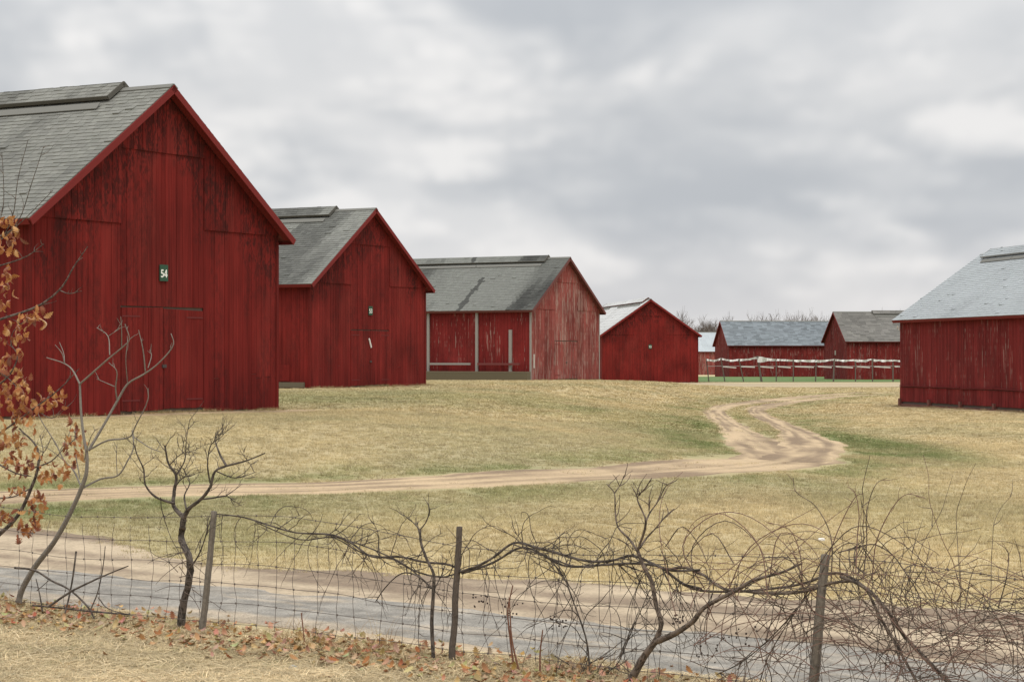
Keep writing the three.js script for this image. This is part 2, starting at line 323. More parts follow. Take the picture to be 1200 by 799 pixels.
function columns(r, s0, s1, lo, hi) { const o = []; let s = s0; while (s < s1 - 0.02) { let w = lo + (hi - lo) * r(); if (s1 - s - w < lo * 0.6) w = s1 - s; o.push([s, s + w]); s += w; } return o; }
const shingleMat = new THREE.MeshStandardMaterial({ vertexColors: true, roughness: 0.92, bumpMap: grit, bumpScale: 0.004 });
// shingles on a slope: origin O at the eave front, unit U along the eave, V up the slope, N outwards
function shingles(O, U, V, N, len, up, expo, wlo, whi, col, r) {
  const q = new Soup(), P = (u, v, n) => [O[0] + U[0] * u + V[0] * v + N[0] * n, O[1] + U[1] * u + V[1] * v + N[1] * n, O[2] + U[2] * u + V[2] * v + N[2] * n];
  for (let v = 0; v < up - 0.01; v += expo) for (let u = 0; u < len - 0.01;) {
    let w = wlo + (whi - wlo) * r(); if (len - u - w < wlo * 0.5) w = len - u;
    const j = (r() - 0.5) * expo * 0.16, lift = 0.014 + 0.012 * r() + (r() < 0.015 ? 0.03 : 0), v0 = v + (v ? j : 0), v1 = Math.min(up, v + expo * 1.25), e = 0.004, c = col(u + w / 2, v, r);
    const a = P(u + e, v0, lift), b = P(u + w - e, v0, lift), t = P(u + w - e, v1, 0.004), d = P(u + e, v1, 0.004), a0 = P(u + e, v0, -0.01), b0 = P(u + w - e, v0, -0.01), t0 = P(u + w - e, v1, -0.01), d0 = P(u + e, v1, -0.01);
    q.quad(a, b, t, d, c); q.quad(a0, b0, b, a, c); q.quad(b0, t0, t, b, c); q.quad(d0, a0, a, d, c); u += w;
  }
  return q.geo();
}
function slab(O, U, V, N, len, up, n0, n1) {               // flat board on the slope
  const q = new Soup(), P = (u, v, n) => [0, 1, 2].map(i => O[i] + U[i] * u + V[i] * v + N[i] * n);
  const c = [P(0, 0, n0), P(len, 0, n0), P(len, up, n0), P(0, up, n0), P(0, 0, n1), P(len, 0, n1), P(len, up, n1), P(0, up, n1)];
  q.quad(c[4], c[5], c[6], c[7]); q.quad(c[1], c[0], c[3], c[2]); q.quad(c[0], c[1], c[5], c[4]); q.quad(c[1], c[2], c[6], c[5]); q.quad(c[2], c[3], c[7], c[6]); q.quad(c[3], c[0], c[4], c[7]);
  return q.geo();
}
function signTex(text) {
  const c = document.createElement('canvas'); c.width = 128; c.height = 150; const x = c.getContext('2d');
  x.fillStyle = '#1f4a34'; x.fillRect(0, 0, 128, 150); x.fillStyle = '#e9ece6'; x.font = 'bold 104px sans-serif'; x.textAlign = 'center'; x.textBaseline = 'middle'; x.fillText(text, 64, 80, 112);
  const t = new THREE.CanvasTexture(c); t.colorSpace = THREE.SRGBColorSpace; return t;
}
const ventWood = std([0.1, 0.095, 0.08], 0.95), roofGrey = std([0.17, 0.17, 0.155], 0.95);
function makeBarn(o) {
  const r = rng(o.seed), set = o.set, L = o.L;
  const B = thing('barn', o.label, 'barn', [o.X, o.y, -o.z], o.turn * Math.PI / 180, 'red tobacco barns');
  const pick = () => set[Math.min(4, Math.floor((r() * 0.6 + r() * 0.4) * 5))];
  // dark framing inside the cladding: closes the barn
  { const sh = new THREE.Shape(); const k = 0.06; sh.moveTo(k, -0.5); sh.lineTo(W - k, -0.5); sh.lineTo(W - k, E - 0.03); sh.lineTo(W / 2, E + R - 0.2); sh.lineTo(k, E - 0.03); const g = new THREE.ExtrudeGeometry(sh, { depth: L - 2 * k, bevelEnabled: false }); g.translate(0, 0, -L + k); part('inner_framing', g, darkWood, B); }
  const front = (s, y, n) => [s, y, n - 0.05], left = (s, y, n) => [0.05 - n, y, -s], right = (s, y, n) => [W - 0.05 + n, y, -s], back = (s, y, n) => [W - s, y, -L + 0.05 - n];
  const T = W / 3, yU = 7.2;
  const uo = () => [r() * 12, r() * 10];
  function gable(frame, list, detail) {                    // list receives geometries if merged
    const put = (g, m) => detail ? part('board', g, m, B) : list.push(g);
    const door = o.door !== false && detail !== 0;
    for (const [a, b] of [[0, T], [T, 2 * T], [2 * T, W]]) for (const [s0, s1] of columns(r, a, b, o.bw[0], o.bw[1])) {
      const mid = (s0 + s1) / 2, centre = mid > T && mid < 2 * T, brk = centre ? yU : E - 0.08, ya = ytop(s0), yb = ytop(s1), gp = 0.004 + 0.005 * r();
      const n = 0.03 + 0.012 * r(), off = o.plainUv ? uo() : [0, 0];
      const y0 = (centre && o.doorH && frame === front) ? o.doorH : (o.bot || 0) + (r() < 0.5 ? 0.03 : 0) + 0.03 * r() - 0.02;
      let cuts = [y0]; if (o.cuts && !centre && r() < 0.22) cuts.push(0.9 + r() * 0.3);
      cuts.push(brk);
      for (let i = 1; i < cuts.length; i++) put(boardGeo(frame, s0 + gp, s1 - gp, cuts[i - 1] + (i > 1 ? 0.012 : 0), cuts[i], cuts[i], 0, n, off), pick());
      if (Math.max(ya, yb) > brk + 0.05) {
        const lo = brk - 0.03, sa = Math.max(lo + 0.01, ya), sb = Math.max(lo + 0.01, yb);
        if (mid < W / 2 && s1 > W / 2 || false) put(boardGeo(frame, s0 + gp, s1 - gp, lo, sa, sb, 0.03, 0.066 + 0.01 * r(), off), pick());
        else put(boardGeo(frame, s0 + gp, s1 - gp, lo, sa, sb, 0.03, 0.066 + 0.01 * r(), off), pick());
      }
    }
  }
  function cladding(name, fn) { const l = []; fn(l); part(name, mergeGeometries(l), (name === 'side_boards' && o.sideSet || set)[2], B, 'stuff'); }
  if (o.fine) gable(front, null, 1); else cladding('gable_boards', l => gable(front, l, 0));
  cladding('rear_gable_boards', l => { const bw = o.bw; o.bw = [0.3, 0.4]; gable(back, l, 0); o.bw = bw; });
  // double door of boards in the middle bay of the front gable
  if (o.doorH) {
    for (const [a, b] of [[T + 0.02, W / 2 - 0.006], [W / 2 + 0.006, 2 * T - 0.02]]) {
      const D = new THREE.Group(); D.name = 'door'; B.add(D);
      const y0 = 0.08 + (a > T + 1 ? 0.03 : 0), sag = (r() - 0.5) * 0.05;
      for (const [s0, s1] of columns(r, a, b, o.bw[0], o.bw[1])) { const dx = 0.004 + 0.004 * r(); part('board', boardGeo(front, s0 + dx, s1 - dx, y0 + r() * 0.02, o.doorH - 0.05 + sag * (s0 - a), o.doorH - 0.05 + sag * (s1 - a), 0.0, 0.04 + 0.01 * r(), [0, 0]), pick(), D); }
      for (const y of [0.35, o.doorH - 0.3]) { const hs = a > T + 1 ? b - 0.75 : a + 0.02; part('hinge_strap', bx(hs, hs + 0.73, y, y + 0.04, 0.0, 0.006), hingeRed, D); }
    }
    part('door_latch', bx(W / 2 - 0.06, W / 2 + 0.1, 1.25, 1.34, -0.01, 0.03), iron, B);
  }
  // long walls
  const sideBoards = (frame, put, s0w, s1w, bw, bot) => {
    for (const [s0, s1] of columns(r, s0w, s1w, bw[0], bw[1])) {
      const gp = 0.004 + 0.006 * r(), off = o.plainUv ? uo() : [3 + (o.seed % 5), 0];
      if (o.flap) { put(boardGeo(frame, s0 + gp, s1 - gp, 1.2, E - 0.25, E - 0.25, 0.0, 0.03 + 0.014 * r(), off)); put(boardGeo(frame, s0 + gp, s1 - gp, bot + 0.03 * r(), 1.17, 1.17, 0.02, 0.055 + 0.012 * r(), off)); }
      else put(boardGeo(frame, s0 + gp, s1 - gp, bot + 0.04 * r(), E - 0.25, E - 0.25, 0.0, 0.03 + 0.014 * r(), off));
    }
  };
  if (o.sideFine) { sideBoards(left, g => part('board', g, pick(), B), o.sideFine[0], o.sideFine[1], o.sbw, o.sbot ?? 0.02); cladding('side_boards', l => { sideBoards(left, g => l.push(g), 0, o.sideFine[0], [0.3, 0.4], o.sbot ?? 0.02); sideBoards(left, g => l.push(g), o.sideFine[1], L, [0.3, 0.4], o.sbot ?? 0.02); }); }
  else cladding('side_boards', l => sideBoards(left, g => l.push(g), 0, L, o.sbw || [0.2, 0.3], o.sbot ?? 0.02));
  cladding('side_boards', l => sideBoards(right, g => l.push(g), 0, L, o.sbwR || [0.25, 0.35], 0.02));
  // corner posts
  for (const [x, z] of [[0, 0], [W, 0]]) part('corner_board', bx(x - 0.012 + (x ? -0.09 : 0), x + 0.012 + (x ? 0 : 0.09), 0.0, E - 0.3, z - 0.1, z + 0.012), o.cornerMat || set[1], B);
  // roof
  const sl = Math.hypot(W / 2, R), c = W / 2 / sl, s = R / sl, up = sl + OX / c, y0 = E - OX * s / c + 0.06, len = L + 2 * OF;
  for (const side of [-1, 1]) {
    const O = side < 0 ? [-OX, y0, OF] : [W + OX, y0, OF], U = [0, 0, -1], V = [-side * c, s, 0], N = [side * s, c, 0];
    const deck = part('roof_deck', slab(O, U, V, N, len, up - 0.004, -0.07, -0.012), trimDull, B);
    part('shingles', shingles(O, U, V, N, len, up, o.expo, o.tab[0], o.tab[1], o.roof, r), o.roofMat || shingleMat, deck, 'stuff');
    part('eave_fascia', slab([O[0] - V[0] * 0.03, O[1] - V[1] * 0.03, O[2] - 0.05], U, V, N, len - 0.1, 0.026, -0.17, -0.02), o.trim || trimRed, B);
    for (const zz of [OF - 0.03, -L - OF]) part('rake_board', slab([O[0], O[1], zz + 0.034], U, V, N, 0.034, up + 0.01, -0.2, -0.018).translate(0, 0, zz > 0 ? 0.03 : -0.036), o.trim || trimRed, B);
    // rafter soffit under the rake
    part('soffit', slab([O[0] + V[0] * 0.1, O[1] + V[1] * 0.1, OF - 0.03], U, V, N, OF - 0.06, up - 0.2, -0.105, -0.075), o.trim || trimRed, B);
  }
  part('ridge_cap', mergeGeometries([-1, 1].map(side => slab([W / 2 + side * 0.16, E + R + 0.06 - 0.16 * s / c, OF + 0.01], [0, 0, -1], [-side * c, s, 0], [side * s, c, 0], len + 0.02, 0.16 / c, 0.012, 0.04))), o.capMat || roofGrey, B);
  // ridge ventilator: a raised cap over a dark slot, with loose flaps below it
  if (o.vent) {
    const [v0, v1] = o.vent, vw = 0.68, hh = 0.19, V_ = new THREE.Group(); V_.name = 'ridge_vent'; B.add(V_);
    for (const side of [-1, 1]) {
      const V = [-side * c, s, 0], N = [side * s, c, 0], O = [W / 2 + side * vw, E + R + 0.06 + hh - vw * s / c, -v0];
      part('cap_deck', slab(O, [0, 0, -1], V, N, v1 - v0, vw / c, -0.05, -0.012), oldWood, V_);
      part('cap_shingles', shingles(O, [0, 0, -1], V, N, v1 - v0, vw / c, o.expo, o.tab[0], o.tab[1], o.roof, r), shingleMat, V_, 'stuff');
      part('cap_edge', slab([O[0] - V[0] * 0.02, O[1] - V[1] * 0.02, O[2] + 0.01], [0, 0, -1], V, N, v1 - v0 + 0.02, 0.03, -0.075, 0.03), o.ventMat || ventWood, V_);
      for (const e of [v0 - 0.035, v1]) part('end_board', slab([O[0], O[1], -e], [0, 0, -1], V, N, 0.035, vw / c, -0.1, 0.03), o.ventMat || ventWood, V_);
      // slot wall, set back under the cap
      part('slot_board', slab([W / 2 + side * 0.45, E + R + 0.06 - 0.45 * s / c, -v0 - 0.15], [0, 0, -1], [0, 1, 0], [side, 0, 0], v1 - v0 - 0.3, hh - 0.05, -0.02, 0), darkWood, V_);
      // flaps lying on the roof just below
      let z = v0 + 0.1; while (z < v1 - 1) { const l = Math.min(v1 - z, 2.4 + r() * 3.5); if (r() < 0.8) { const fo = [W / 2 + side * (vw + 0.3), E + R + 0.06 - (vw + 0.3) * s / c, -z]; part('vent_flap', slab(fo, [0, 0, -1], [V[0] * 0.93 - N[0] * -0.2, V[1] * 0.93 + N[1] * 0.2, 0], N, l - 0.06, 0.26, 0.035, 0.06), o.flapMat || roofGrey, V_); } z += l; }
    }
  }
  if (o.sign) {
    const S = new THREE.Group(); S.name = 'number_sign'; B.add(S); S.position.set(W / 2 - 0.02, 3.86, 0.012); S.scale.set(0.8, 0.84, 1);
    part('sign_board', bx(-0.22, 0.22, -0.27, 0.27, 0, 0.02), std([0.02, 0.07, 0.045], 0.6), S);
    const f = new THREE.PlaneGeometry(0.42, 0.52); f.translate(0, 0, 0.023); part('sign_face', f, new THREE.MeshStandardMaterial({ map: signTex(o.sign), roughness: 0.6 }), S);
  }
  if (o.extra) o.extra(B, r, { front, left, right, part });
  return B;
}
// shingle colours: weathered tabs, lichen and rain streaks that follow the slope
const roofTone = (base, streak, vary, seed, extra) => (u, v, r) => {
  const st = fbm2(u * 0.55 + v * 0.08, v * 0.09, 4, seed), b = fbm2(u * 0.25, v * 0.4, 3, seed + 5);
  let k = 1 + (r() - 0.5) * vary - streak * ss(0.43, 0.62, st) + 0.22 * (b - 0.5); if (extra) k *= extra(u, v);
  return [base[0] * k, base[1] * k * (1 + 0.015 * (r() - 0.5)), base[2] * k];
};
const barn54 = makeBarn({ seed: 11, label: 'large red barn with number 54 on its gable and grey shingle roof', X: -12.26, z: 53, y: 0.0, turn: 60, L: 30, set: setA, bw: [0.17, 0.27], fine: true, doorH: 2.93, cuts: true, sign: '54', sbw: [0.18, 0.26], sbwR: [0.3, 0.4],
  roof: roofTone([0.185, 0.187, 0.168], 0.5, 0.26, 900), expo: 0.2, tab: [0.2, 0.32], vent: [1.45, 28] });
makeBarn({ seed: 23, label: 'red barn with number 53 standing directly behind barn 54', X: -9.77, z: 101, y: -0.02, turn: 60.5, L: 30, set: setB, bw: [0.18, 0.28], fine: true, doorH: 2.9, cuts: true, sign: '53', sbw: [0.2, 0.3],
  roof: roofTone([0.19, 0.195, 0.178], 0.5, 0.18, 920), expo: 0.2, tab: [0.22, 0.36], vent: [2.1, 28],
  extra: (B, r, k) => {
    part('white_batten', bar([5.35, 2.0, 0.02], [5.15, 2.45, 0.02], 0.1, 0.03), std([0.65, 0.62, 0.58]), B);
    for (const z of [1.2, 4.0]) part('wall_flap', boardGeo(k.left, z, z + 2.6, 0.35, 1.15, 1.15, 0.05, 0.085, [2, 1]), setB[1], B);
    part('sill_beam', bx(-0.12, 0.0, 0.05, 0.3, -10, -0.3), oldWood, B);
  } });
makeBarn({ seed: 37, label: 'faded red barn with peeling boards and open posts along its side', X: 1.34, z: 149, y: -0.24, turn: 60, L: 30, set: setC, bw: [0.2, 0.3], fine: true, doorH: 2.9, cuts: true, sbw: [0.22, 0.34], trim: std([0.13, 0.04, 0.036], 0.9),
  roof: roofTone([0.165, 0.172, 0.157], 0.6, 0.14, 940, (u, v) => (Math.abs(u - 6.2) < 0.24 && v < 4.4 ? 0.35 : 1) * lerp(1, 0.66, ss(2.6, 1.6, u + 1.2 * (fbm2(u, v * 0.6, 3, 12) - 0.5)))), expo: 0.22, tab: [0.25, 0.4], sideSet: setD, vent: [1.5, 28], cornerMat: greyWood,
  extra: (B) => {
    for (const z of [4.45, 8.6, 12.7, 16.8]) part('wall_post', bx(-0.13, -0.012, 0.35, E - 0.28, -z - 0.1, -z + 0.1), greyWood, B);
    part('wall_post', bx(-0.13, -0.012, 0.4, E - 1.6, -1.75, -1.52), greyWood, B);
    for (const [a, b] of [[0.8, 4.3], [4.9, 8.4], [8.9, 12.5]]) part('side_rail', bx(-0.26, -0.17, 1.12, 1.27, -b, -a), a > 4 ? greyWood : trimDull, B);
    part('sill_beam', bx(-0.75, -0.2, -0.05, 0.55, -18, 0.1), std([0.12, 0.1, 0.06]), B);
    part('sill_plank', bx(-0.6, -0.02, 0.56, 0.66, -18, 0.0), std([0.16, 0.13, 0.08]), B);
    part('board_scrap', bx(0.35, 0.55, 0.9, 1.9, 0.002, 0.03), std([0.45, 0.4, 0.36]), B);
  } });
makeBarn({ seed: 41, label: 'bright red barn with number 13 and pale metal roof', X: 9.75, z: 226, y: -1.35, turn: 7, L: 30, set: setB, bw: [0.3, 0.42], fine: false, sign: '13', sbw: [0.3, 0.45],
  roof: roofTone([0.52, 0.53, 0.53], 0.1, 0.06, 960), expo: 0.6, tab: [0.7, 0.9], vent: [1.2, 28], ventMat: std([0.13, 0.06, 0.05]) });
makeBarn({ seed: 53, label: 'distant red barn with slate blue shingle roof behind the white netting', X: 33.1, z: 340.5, y: -1.95, turn: -83.5, L: 30, set: setE, bw: [0.3, 0.45], sbw: [0.3, 0.45], sbwR: [0.3, 0.45], plainUv: true,
  roof: roofTone([0.17, 0.195, 0.215], 0.1, 0.5, 980), expo: 0.35, tab: [0.5, 1.0], vent: null });
makeBarn({ seed: 59, label: 'distant red barn with brown grey shingle roof behind the white netting', X: 42.1, z: 281.5, y: -1.7, turn: -82.5, L: 30, set: setE, bw: [0.3, 0.45], sbw: [0.3, 0.45], sbwR: [0.3, 0.45], plainUv: true,
  roof: roofTone([0.155, 0.15, 0.138], 0.15, 0.4, 990), expo: 0.35, tab: [0.5, 1.0], vent: [5, 28],
  extra: (B) => part('small_sign', bx(W / 2 - 0.2, W / 2 + 0.2, 3.3, 3.9, 0.02, 0.05), std([0.45, 0.42, 0.35]), B) });
makeBarn({ seed: 61, label: 'farthest red barn with light blue metal roof showing beside barn 13', X: 24, z: 430, y: -2.75, turn: -84, L: 40, set: setC, bw: [0.3, 0.45], sbw: [0.4, 0.6], sbwR: [0.4, 0.6], plainUv: true,
  roof: roofTone([0.42, 0.47, 0.5], 0.05, 0.06, 995), expo: 0.7, tab: [0.8, 1.2], vent: null });
{
  const t = 10.9 * Math.PI / 180, L = 31, fx = 22.66, fz = 122;      // far corner -> near corner
  makeBarn({ seed: 71, label: 'red barn across the track with pale grey roof and bottom flaps raised on posts', X: fx + Math.sin(t) * L, z: fz - Math.cos(t) * L, y: -1.42, turn: 10.9, L, set: setD, bw: [0.25, 0.35], sbw: [0.16, 0.27], sideFine: [12, L], sbot: 0.32, flap: true,
    roof: roofTone([0.345, 0.375, 0.39], 0.06, 0.05, 1000), expo: 0.2, tab: [0.25, 0.42], vent: [2, L - 0.9], capMat: std([0.4, 0.42, 0.43]), ventMat: std([0.3, 0.31, 0.31]),
    extra: (B, r, k) => {
      for (let i = 0; i <= 7; i++) { const z = L - 0.15 - i * 4.4; if (z < 0.2) break; part('foundation_post', bx(-0.13, 0.1, -0.3, 0.5, -z - 0.12, -z + 0.12), std([0.16, 0.06, 0.045], 0.9), B);
        const z1 = Math.max(0.1, z - 4.3), q = (r() - 0.5) * 0.08; part('flap_rail', bar([-0.06, 1.24 + q, -z], [-0.06, 1.24 - q, -z1], 0.07, 0.06), setD[0], B); }
      part('sill_plank', bx(-0.06, -0.02, -0.1, 0.2, -L, -0.1), std([0.14, 0.05, 0.04], 0.9), B);
      part('gutter_hook', new THREE.TorusGeometry(0.16, 0.035, 6, 12, 3.6).rotateY(Math.PI / 2).translate(-0.12, E - 0.7, -L + 0.05), std([0.75, 0.73, 0.7], 0.5), B);
    } });
}
console.log('barns done');
// ---------------------------------------------------------------- bare soil along the gable walls
structure('bare_soil', mergeGeometries([
  ribbon(smoothLine([[-12.2, 52.3, 0.35], [-9.5, 56.7, 0.45], [-8.2, 59.2, 0.9], [-6.6, 61.6, 1.0], [-5.7, 62.6, 0.5]], 10), 0.03, soilCol(13), 53, 10),
  ribbon(smoothLine([[-10, 100.3, 0.3], [-7, 105, 0.5], [-3.9, 110.4, 0.6]], 10), 0.03, soilCol(14), 54, 8),
  ribbon(smoothLine([[22.3, 122.2, 0.5], [23.6, 114, 0.6], [25.8, 103, 0.5]], 10), 0.03, soilCol(15), 55, 8)]), dirtMat, 'bare brown soil along the foot of the barn walls');

// ---------------------------------------------------------------- netting frame, far wood
{
  const r = rng(501), z0 = 239, N = thing('netting_frame', 'white netting sagging over thin posts in front of the distant barns', 'netting', [21.5, hG(21.5, z0), -z0]);
  const loc = (px, py, dz = 0) => { const q = at(px, py, z0 + dz); return [q[0] - 21.5, q[1] - hG(21.5, z0), q[2] + z0]; };
  const wood = std([0.12, 0.095, 0.08], 0.95), net = new THREE.MeshPhysicalMaterial({ color: lin(0.72, 0.71, 0.68), roughness: 1, transmission: 0.25, thickness: 0, side: THREE.DoubleSide }), wire = std([0.35, 0.34, 0.33], 0.7);
  const posts = [[828, 420, 831, 0.06], [845, 419, 850, 0.06], [866, 420, 872, 0.06], [888, 417, 893, 0.11], [910, 420, 910, 0.06], [930, 421, 930, 0.06], [957, 421, 956, 0.06], [978, 420, 977, 0.08], [1003, 421, 1003, 0.06], [1023, 420, 1023, 0.06], [1047, 421, 1047, 0.07], [1075, 421, 1075, 0.06]];
  posts.forEach(([x, y, x2, w]) => { const a = loc(x, y), b = loc(x2, 450); b[1] = hG(b[0] + 21.5, z0) - hG(21.5, z0) - 0.1; part('post', bar(b, a, w * 2, w * 2), wood, N); });
  for (let i = 1; i < posts.length; i++) {
    const s = new Soup(), [x0, y0] = posts[i - 1], [x1, y1] = posts[i], n = 14, broad = x0 > 886;
    const top = [], bot = [];
    for (let k = 0; k <= n; k++) { const t = k / n, sag = Math.sin(Math.PI * t), px = lerp(x0, x1, t), w = broad ? 1.5 + 4 * ss(905, 890, px) + 1.6 * noise2(px * 0.2, 1, 3) : 1.7 + 1.2 * noise2(px * 0.3, 2, 3), yy = lerp(y0, y1, t) + sag * (broad ? 0.5 : 1.4) + noise2(px * 0.15, 4, 5) * 0.8; top.push(loc(px, yy, (noise2(px, 1, 9) - 0.5) * 0.3)); bot.push(loc(px, yy + w, (noise2(px, 7, 9) - 0.5) * 0.9)); }
    for (let k = 0; k < n; k++) { s.quad(bot[k], bot[k + 1], top[k + 1], top[k]); const o = v => [v[0], v[1], v[2] + 0.12]; s.quad(o(bot[k]), o(bot[k + 1]), bot[k + 1], bot[k]); }
    part('netting', s.geo(), net, N);
    part('wire', bar(loc(x0, 428.6 + 0.6 * r()), loc(x1, 428.6 + 0.6 * r()), 0.05, 0.05), wire, N);
    if (r() < 0.6) part('netting', bar(loc(x0 + 2, 429.5), loc(x1 - 3, 430 + r()), 0.13, 0.1), net, N);
  }
}
function bareTreeGeo(r, h, n, rad) {                        // crown of twigs and its trunk, base at origin
  const tw = new Soup(), tr = new Soup();
  const cone = (S, a, b, ra, rb) => { const d = new THREE.Vector3(...b).sub(new THREE.Vector3(...a)).normalize(), u = new THREE.Vector3(0.3, 0.2, 0.93).cross(d).normalize(), v = d.clone().cross(u), q = [0, 2.1, 4.2].map(t => u.clone().multiplyScalar(Math.cos(t)).add(v.clone().multiplyScalar(Math.sin(t)))); for (let i = 0; i < 3; i++) { const p = q[i], s = q[(i + 1) % 3]; S.quad([a[0] + p.x * ra, a[1] + p.y * ra, a[2] + p.z * ra], [a[0] + s.x * ra, a[1] + s.y * ra, a[2] + s.z * ra], [b[0] + s.x * rb, b[1] + s.y * rb, b[2] + s.z * rb], [b[0] + p.x * rb, b[1] + p.y * rb, b[2] + p.z * rb]); } };
  const grow = (S, a, dir, len, ra, lev) => {
    const b = [a[0] + dir[0] * len, a[1] + dir[1] * len, a[2] + dir[2] * len]; cone(S, a, b, ra, ra * 0.62);
    if (lev <= 0) return; const k = lev > 2 ? 3 : n;
    for (let i = 0; i < k; i++) { const t = 0.45 + 0.55 * r(), p = [lerp(a[0], b[0], t), lerp(a[1], b[1], t), lerp(a[2], b[2], t)], d = [dir[0] + (r() - 0.5) * 1.3, dir[1] + (r() - 0.3) * 0.7, dir[2] + (r() - 0.5) * 1.3], l = Math.hypot(...d) || 1; grow(tw, p, d.map(v => v / l), len * (0.5 + 0.25 * r()), ra * 0.5, lev - 1); }
  };
  grow(tr, [0, 0, 0], [(r() - 0.5) * 0.1, 1, (r() - 0.5) * 0.1], h * 0.42, rad, 4);
  return [tr.geo(), tw.geo()];
}
const barkFar = std([0.135, 0.115, 0.105], 1);
{
  const r = rng(601), all = [];
  const kinds = []; for (let i = 0; i < 9; i++) { const g = bareTreeGeo(r, 10, 3, 0.24); kinds.push(mergeGeometries(g)); }
  for (let i = 0; i < 520; i++) { const z = 560 + r() * 110, X = -160 + r() * 420, g = kinds[i % 9].clone(); const s = 1.68 + r() * 0.22 + 0.2 * (noise2(X * 0.03, 3, 2) - 0.5) * 2; g.scale(s * (0.9 + 0.5 * r()), s, s); g.rotateY(r() * 6.28); g.translate(X, hG(X, z) - 0.2, -z); all.push(g); }
  const m = part('far_wood', mergeGeometries(all), barkFar, scene, 'stuff'); tag(m, 'grey bare wood along the horizon behind the barns', 'wood');
  const und = []; for (let i = 0; i < 420; i++) { const z = 556 + r() * 40, X = -160 + r() * 420, g = kinds[i % 9].clone(); g.scale(1.5, 1.72 + 0.2 * r(), 1.5); g.rotateY(r() * 6.28); g.translate(X, hG(X, z) - 0.6, -z); und.push(g); }
  const u = part('far_brush', mergeGeometries(und), barkFar, scene, 'stuff'); tag(u, 'low grey brush at the foot of the far wood', 'brush');
  const T = thing('bare_tree', 'bare tree top rising just above the faded barn roof', 'tree', [-9.9, hG(-9.9, 220), -220]); const [a, b] = bareTreeGeo(rng(77), 12.6, 3, 0.2); part('trunk', a, barkFar, T); part('crown', b, barkFar, T);
}

// ---------------------------------------------------------------- plants: tapered limbs through 3D points
const zf = px => 15.65 / (1 + 0.8 * (px - CX) / F);          // depth of the fence line under a photo column
const fp = (px, py, dz = 0) => at(px, py, zf(px) + dz);
function limb(pts, r0, r1, rad = 6, knob = 0, seed = 1, tip = 1) {
  const c = new THREE.CatmullRomCurve3(pts.map(p => new THREE.Vector3(...p)), false, 'centripetal'), n = Math.max(3, (pts.length - 1) * 4);
  const pos = [], uv = [], idx = [], fr = c.computeFrenetFrames(n, false), len = c.getLength();
  for (let i = 0; i <= n; i++) {
    const p = c.getPoint(i / n), N = fr.normals[i], B = fr.binormals[i], rr = lerp(r0, r1, i / n);
    for (let k = 0; k < rad; k++) { uv.push(k / rad * (rad > 6 ? 2 : 1), i / n * len * 6); const a = k / rad * 6.2832, q = rr * (1 + knob * (hash3(i, k, seed) - 0.5)), x = Math.cos(a) * q, y = Math.sin(a) * q; pos.push(p.x + N.x * x + B.x * y, p.y + N.y * x + B.y * y, p.z + N.z * x + B.z * y); }
    if (i) for (let k = 0; k < rad; k++) { const a = (i - 1) * rad + k, b = (i - 1) * rad + (k + 1) % rad; idx.push(a, b, a + rad, b, b + rad, a + rad); }
  }
  const e = c.getPoint(1), t = c.getTangent(1); pos.push(e.x + t.x * r1 * tip, e.y + t.y * r1 * tip, e.z + t.z * r1 * tip); uv.push(0, len * 6); const last = pos.length / 3 - 1; for (let k = 0; k < rad; k++) idx.push(n * rad + k, n * rad + (k + 1) % rad, last);
  const g = new THREE.BufferGeometry(); g.setAttribute('position', new THREE.Float32BufferAttribute(pos, 3)); g.setAttribute('uv', new THREE.Float32BufferAttribute(uv, 2)); g.setIndex(idx); g.computeVertexNormals(); return g;
}
const onLine = (pts, t) => { const f = t * (pts.length - 1), i = Math.min(pts.length - 2, Math.floor(f)), u = f - i; return [[0, 1, 2].map(k => lerp(pts[i][k], pts[i + 1][k], u)), [0, 1, 2].map(k => pts[i + 1][k] - pts[i][k])]; };
const unit = v => { const l = Math.hypot(...v) || 1; return v.map(q => q / l); };
function twigs(out, r, pts, n, len, rad, up = 0.3, lev = 1, t0 = 0.25) {
  for (let i = 0; i < n; i++) {
    const [p, d] = onLine(pts, t0 + (1 - t0) * r()), u = unit(d); let q = unit([u[0] * 0.6 + (r() - 0.5) * 1.8, u[1] * 0.6 + up + (r() - 0.5) * 1.3, u[2] * 0.6 + (r() - 0.5) * 1.6]);
    const l = len * (0.45 + 0.8 * r()), P = [p]; let c = p; const m = 4;
    for (let k = 0; k < m; k++) { q = unit([q[0] + (r() - 0.5) * 0.6, q[1] + (r() - 0.4) * 0.5, q[2] + (r() - 0.5) * 0.6]); c = c.map((v, j) => v + q[j] * l / m); P.push(c); }
    out.push(limb(P, rad * (0.75 + 0.4 * r()), rad * 0.35, 4)); if (lev > 0) twigs(out, r, P, 2 + Math.floor(r() * 2), len * 0.5, rad * 0.65, up, lev - 1, 0.3);
  }
}
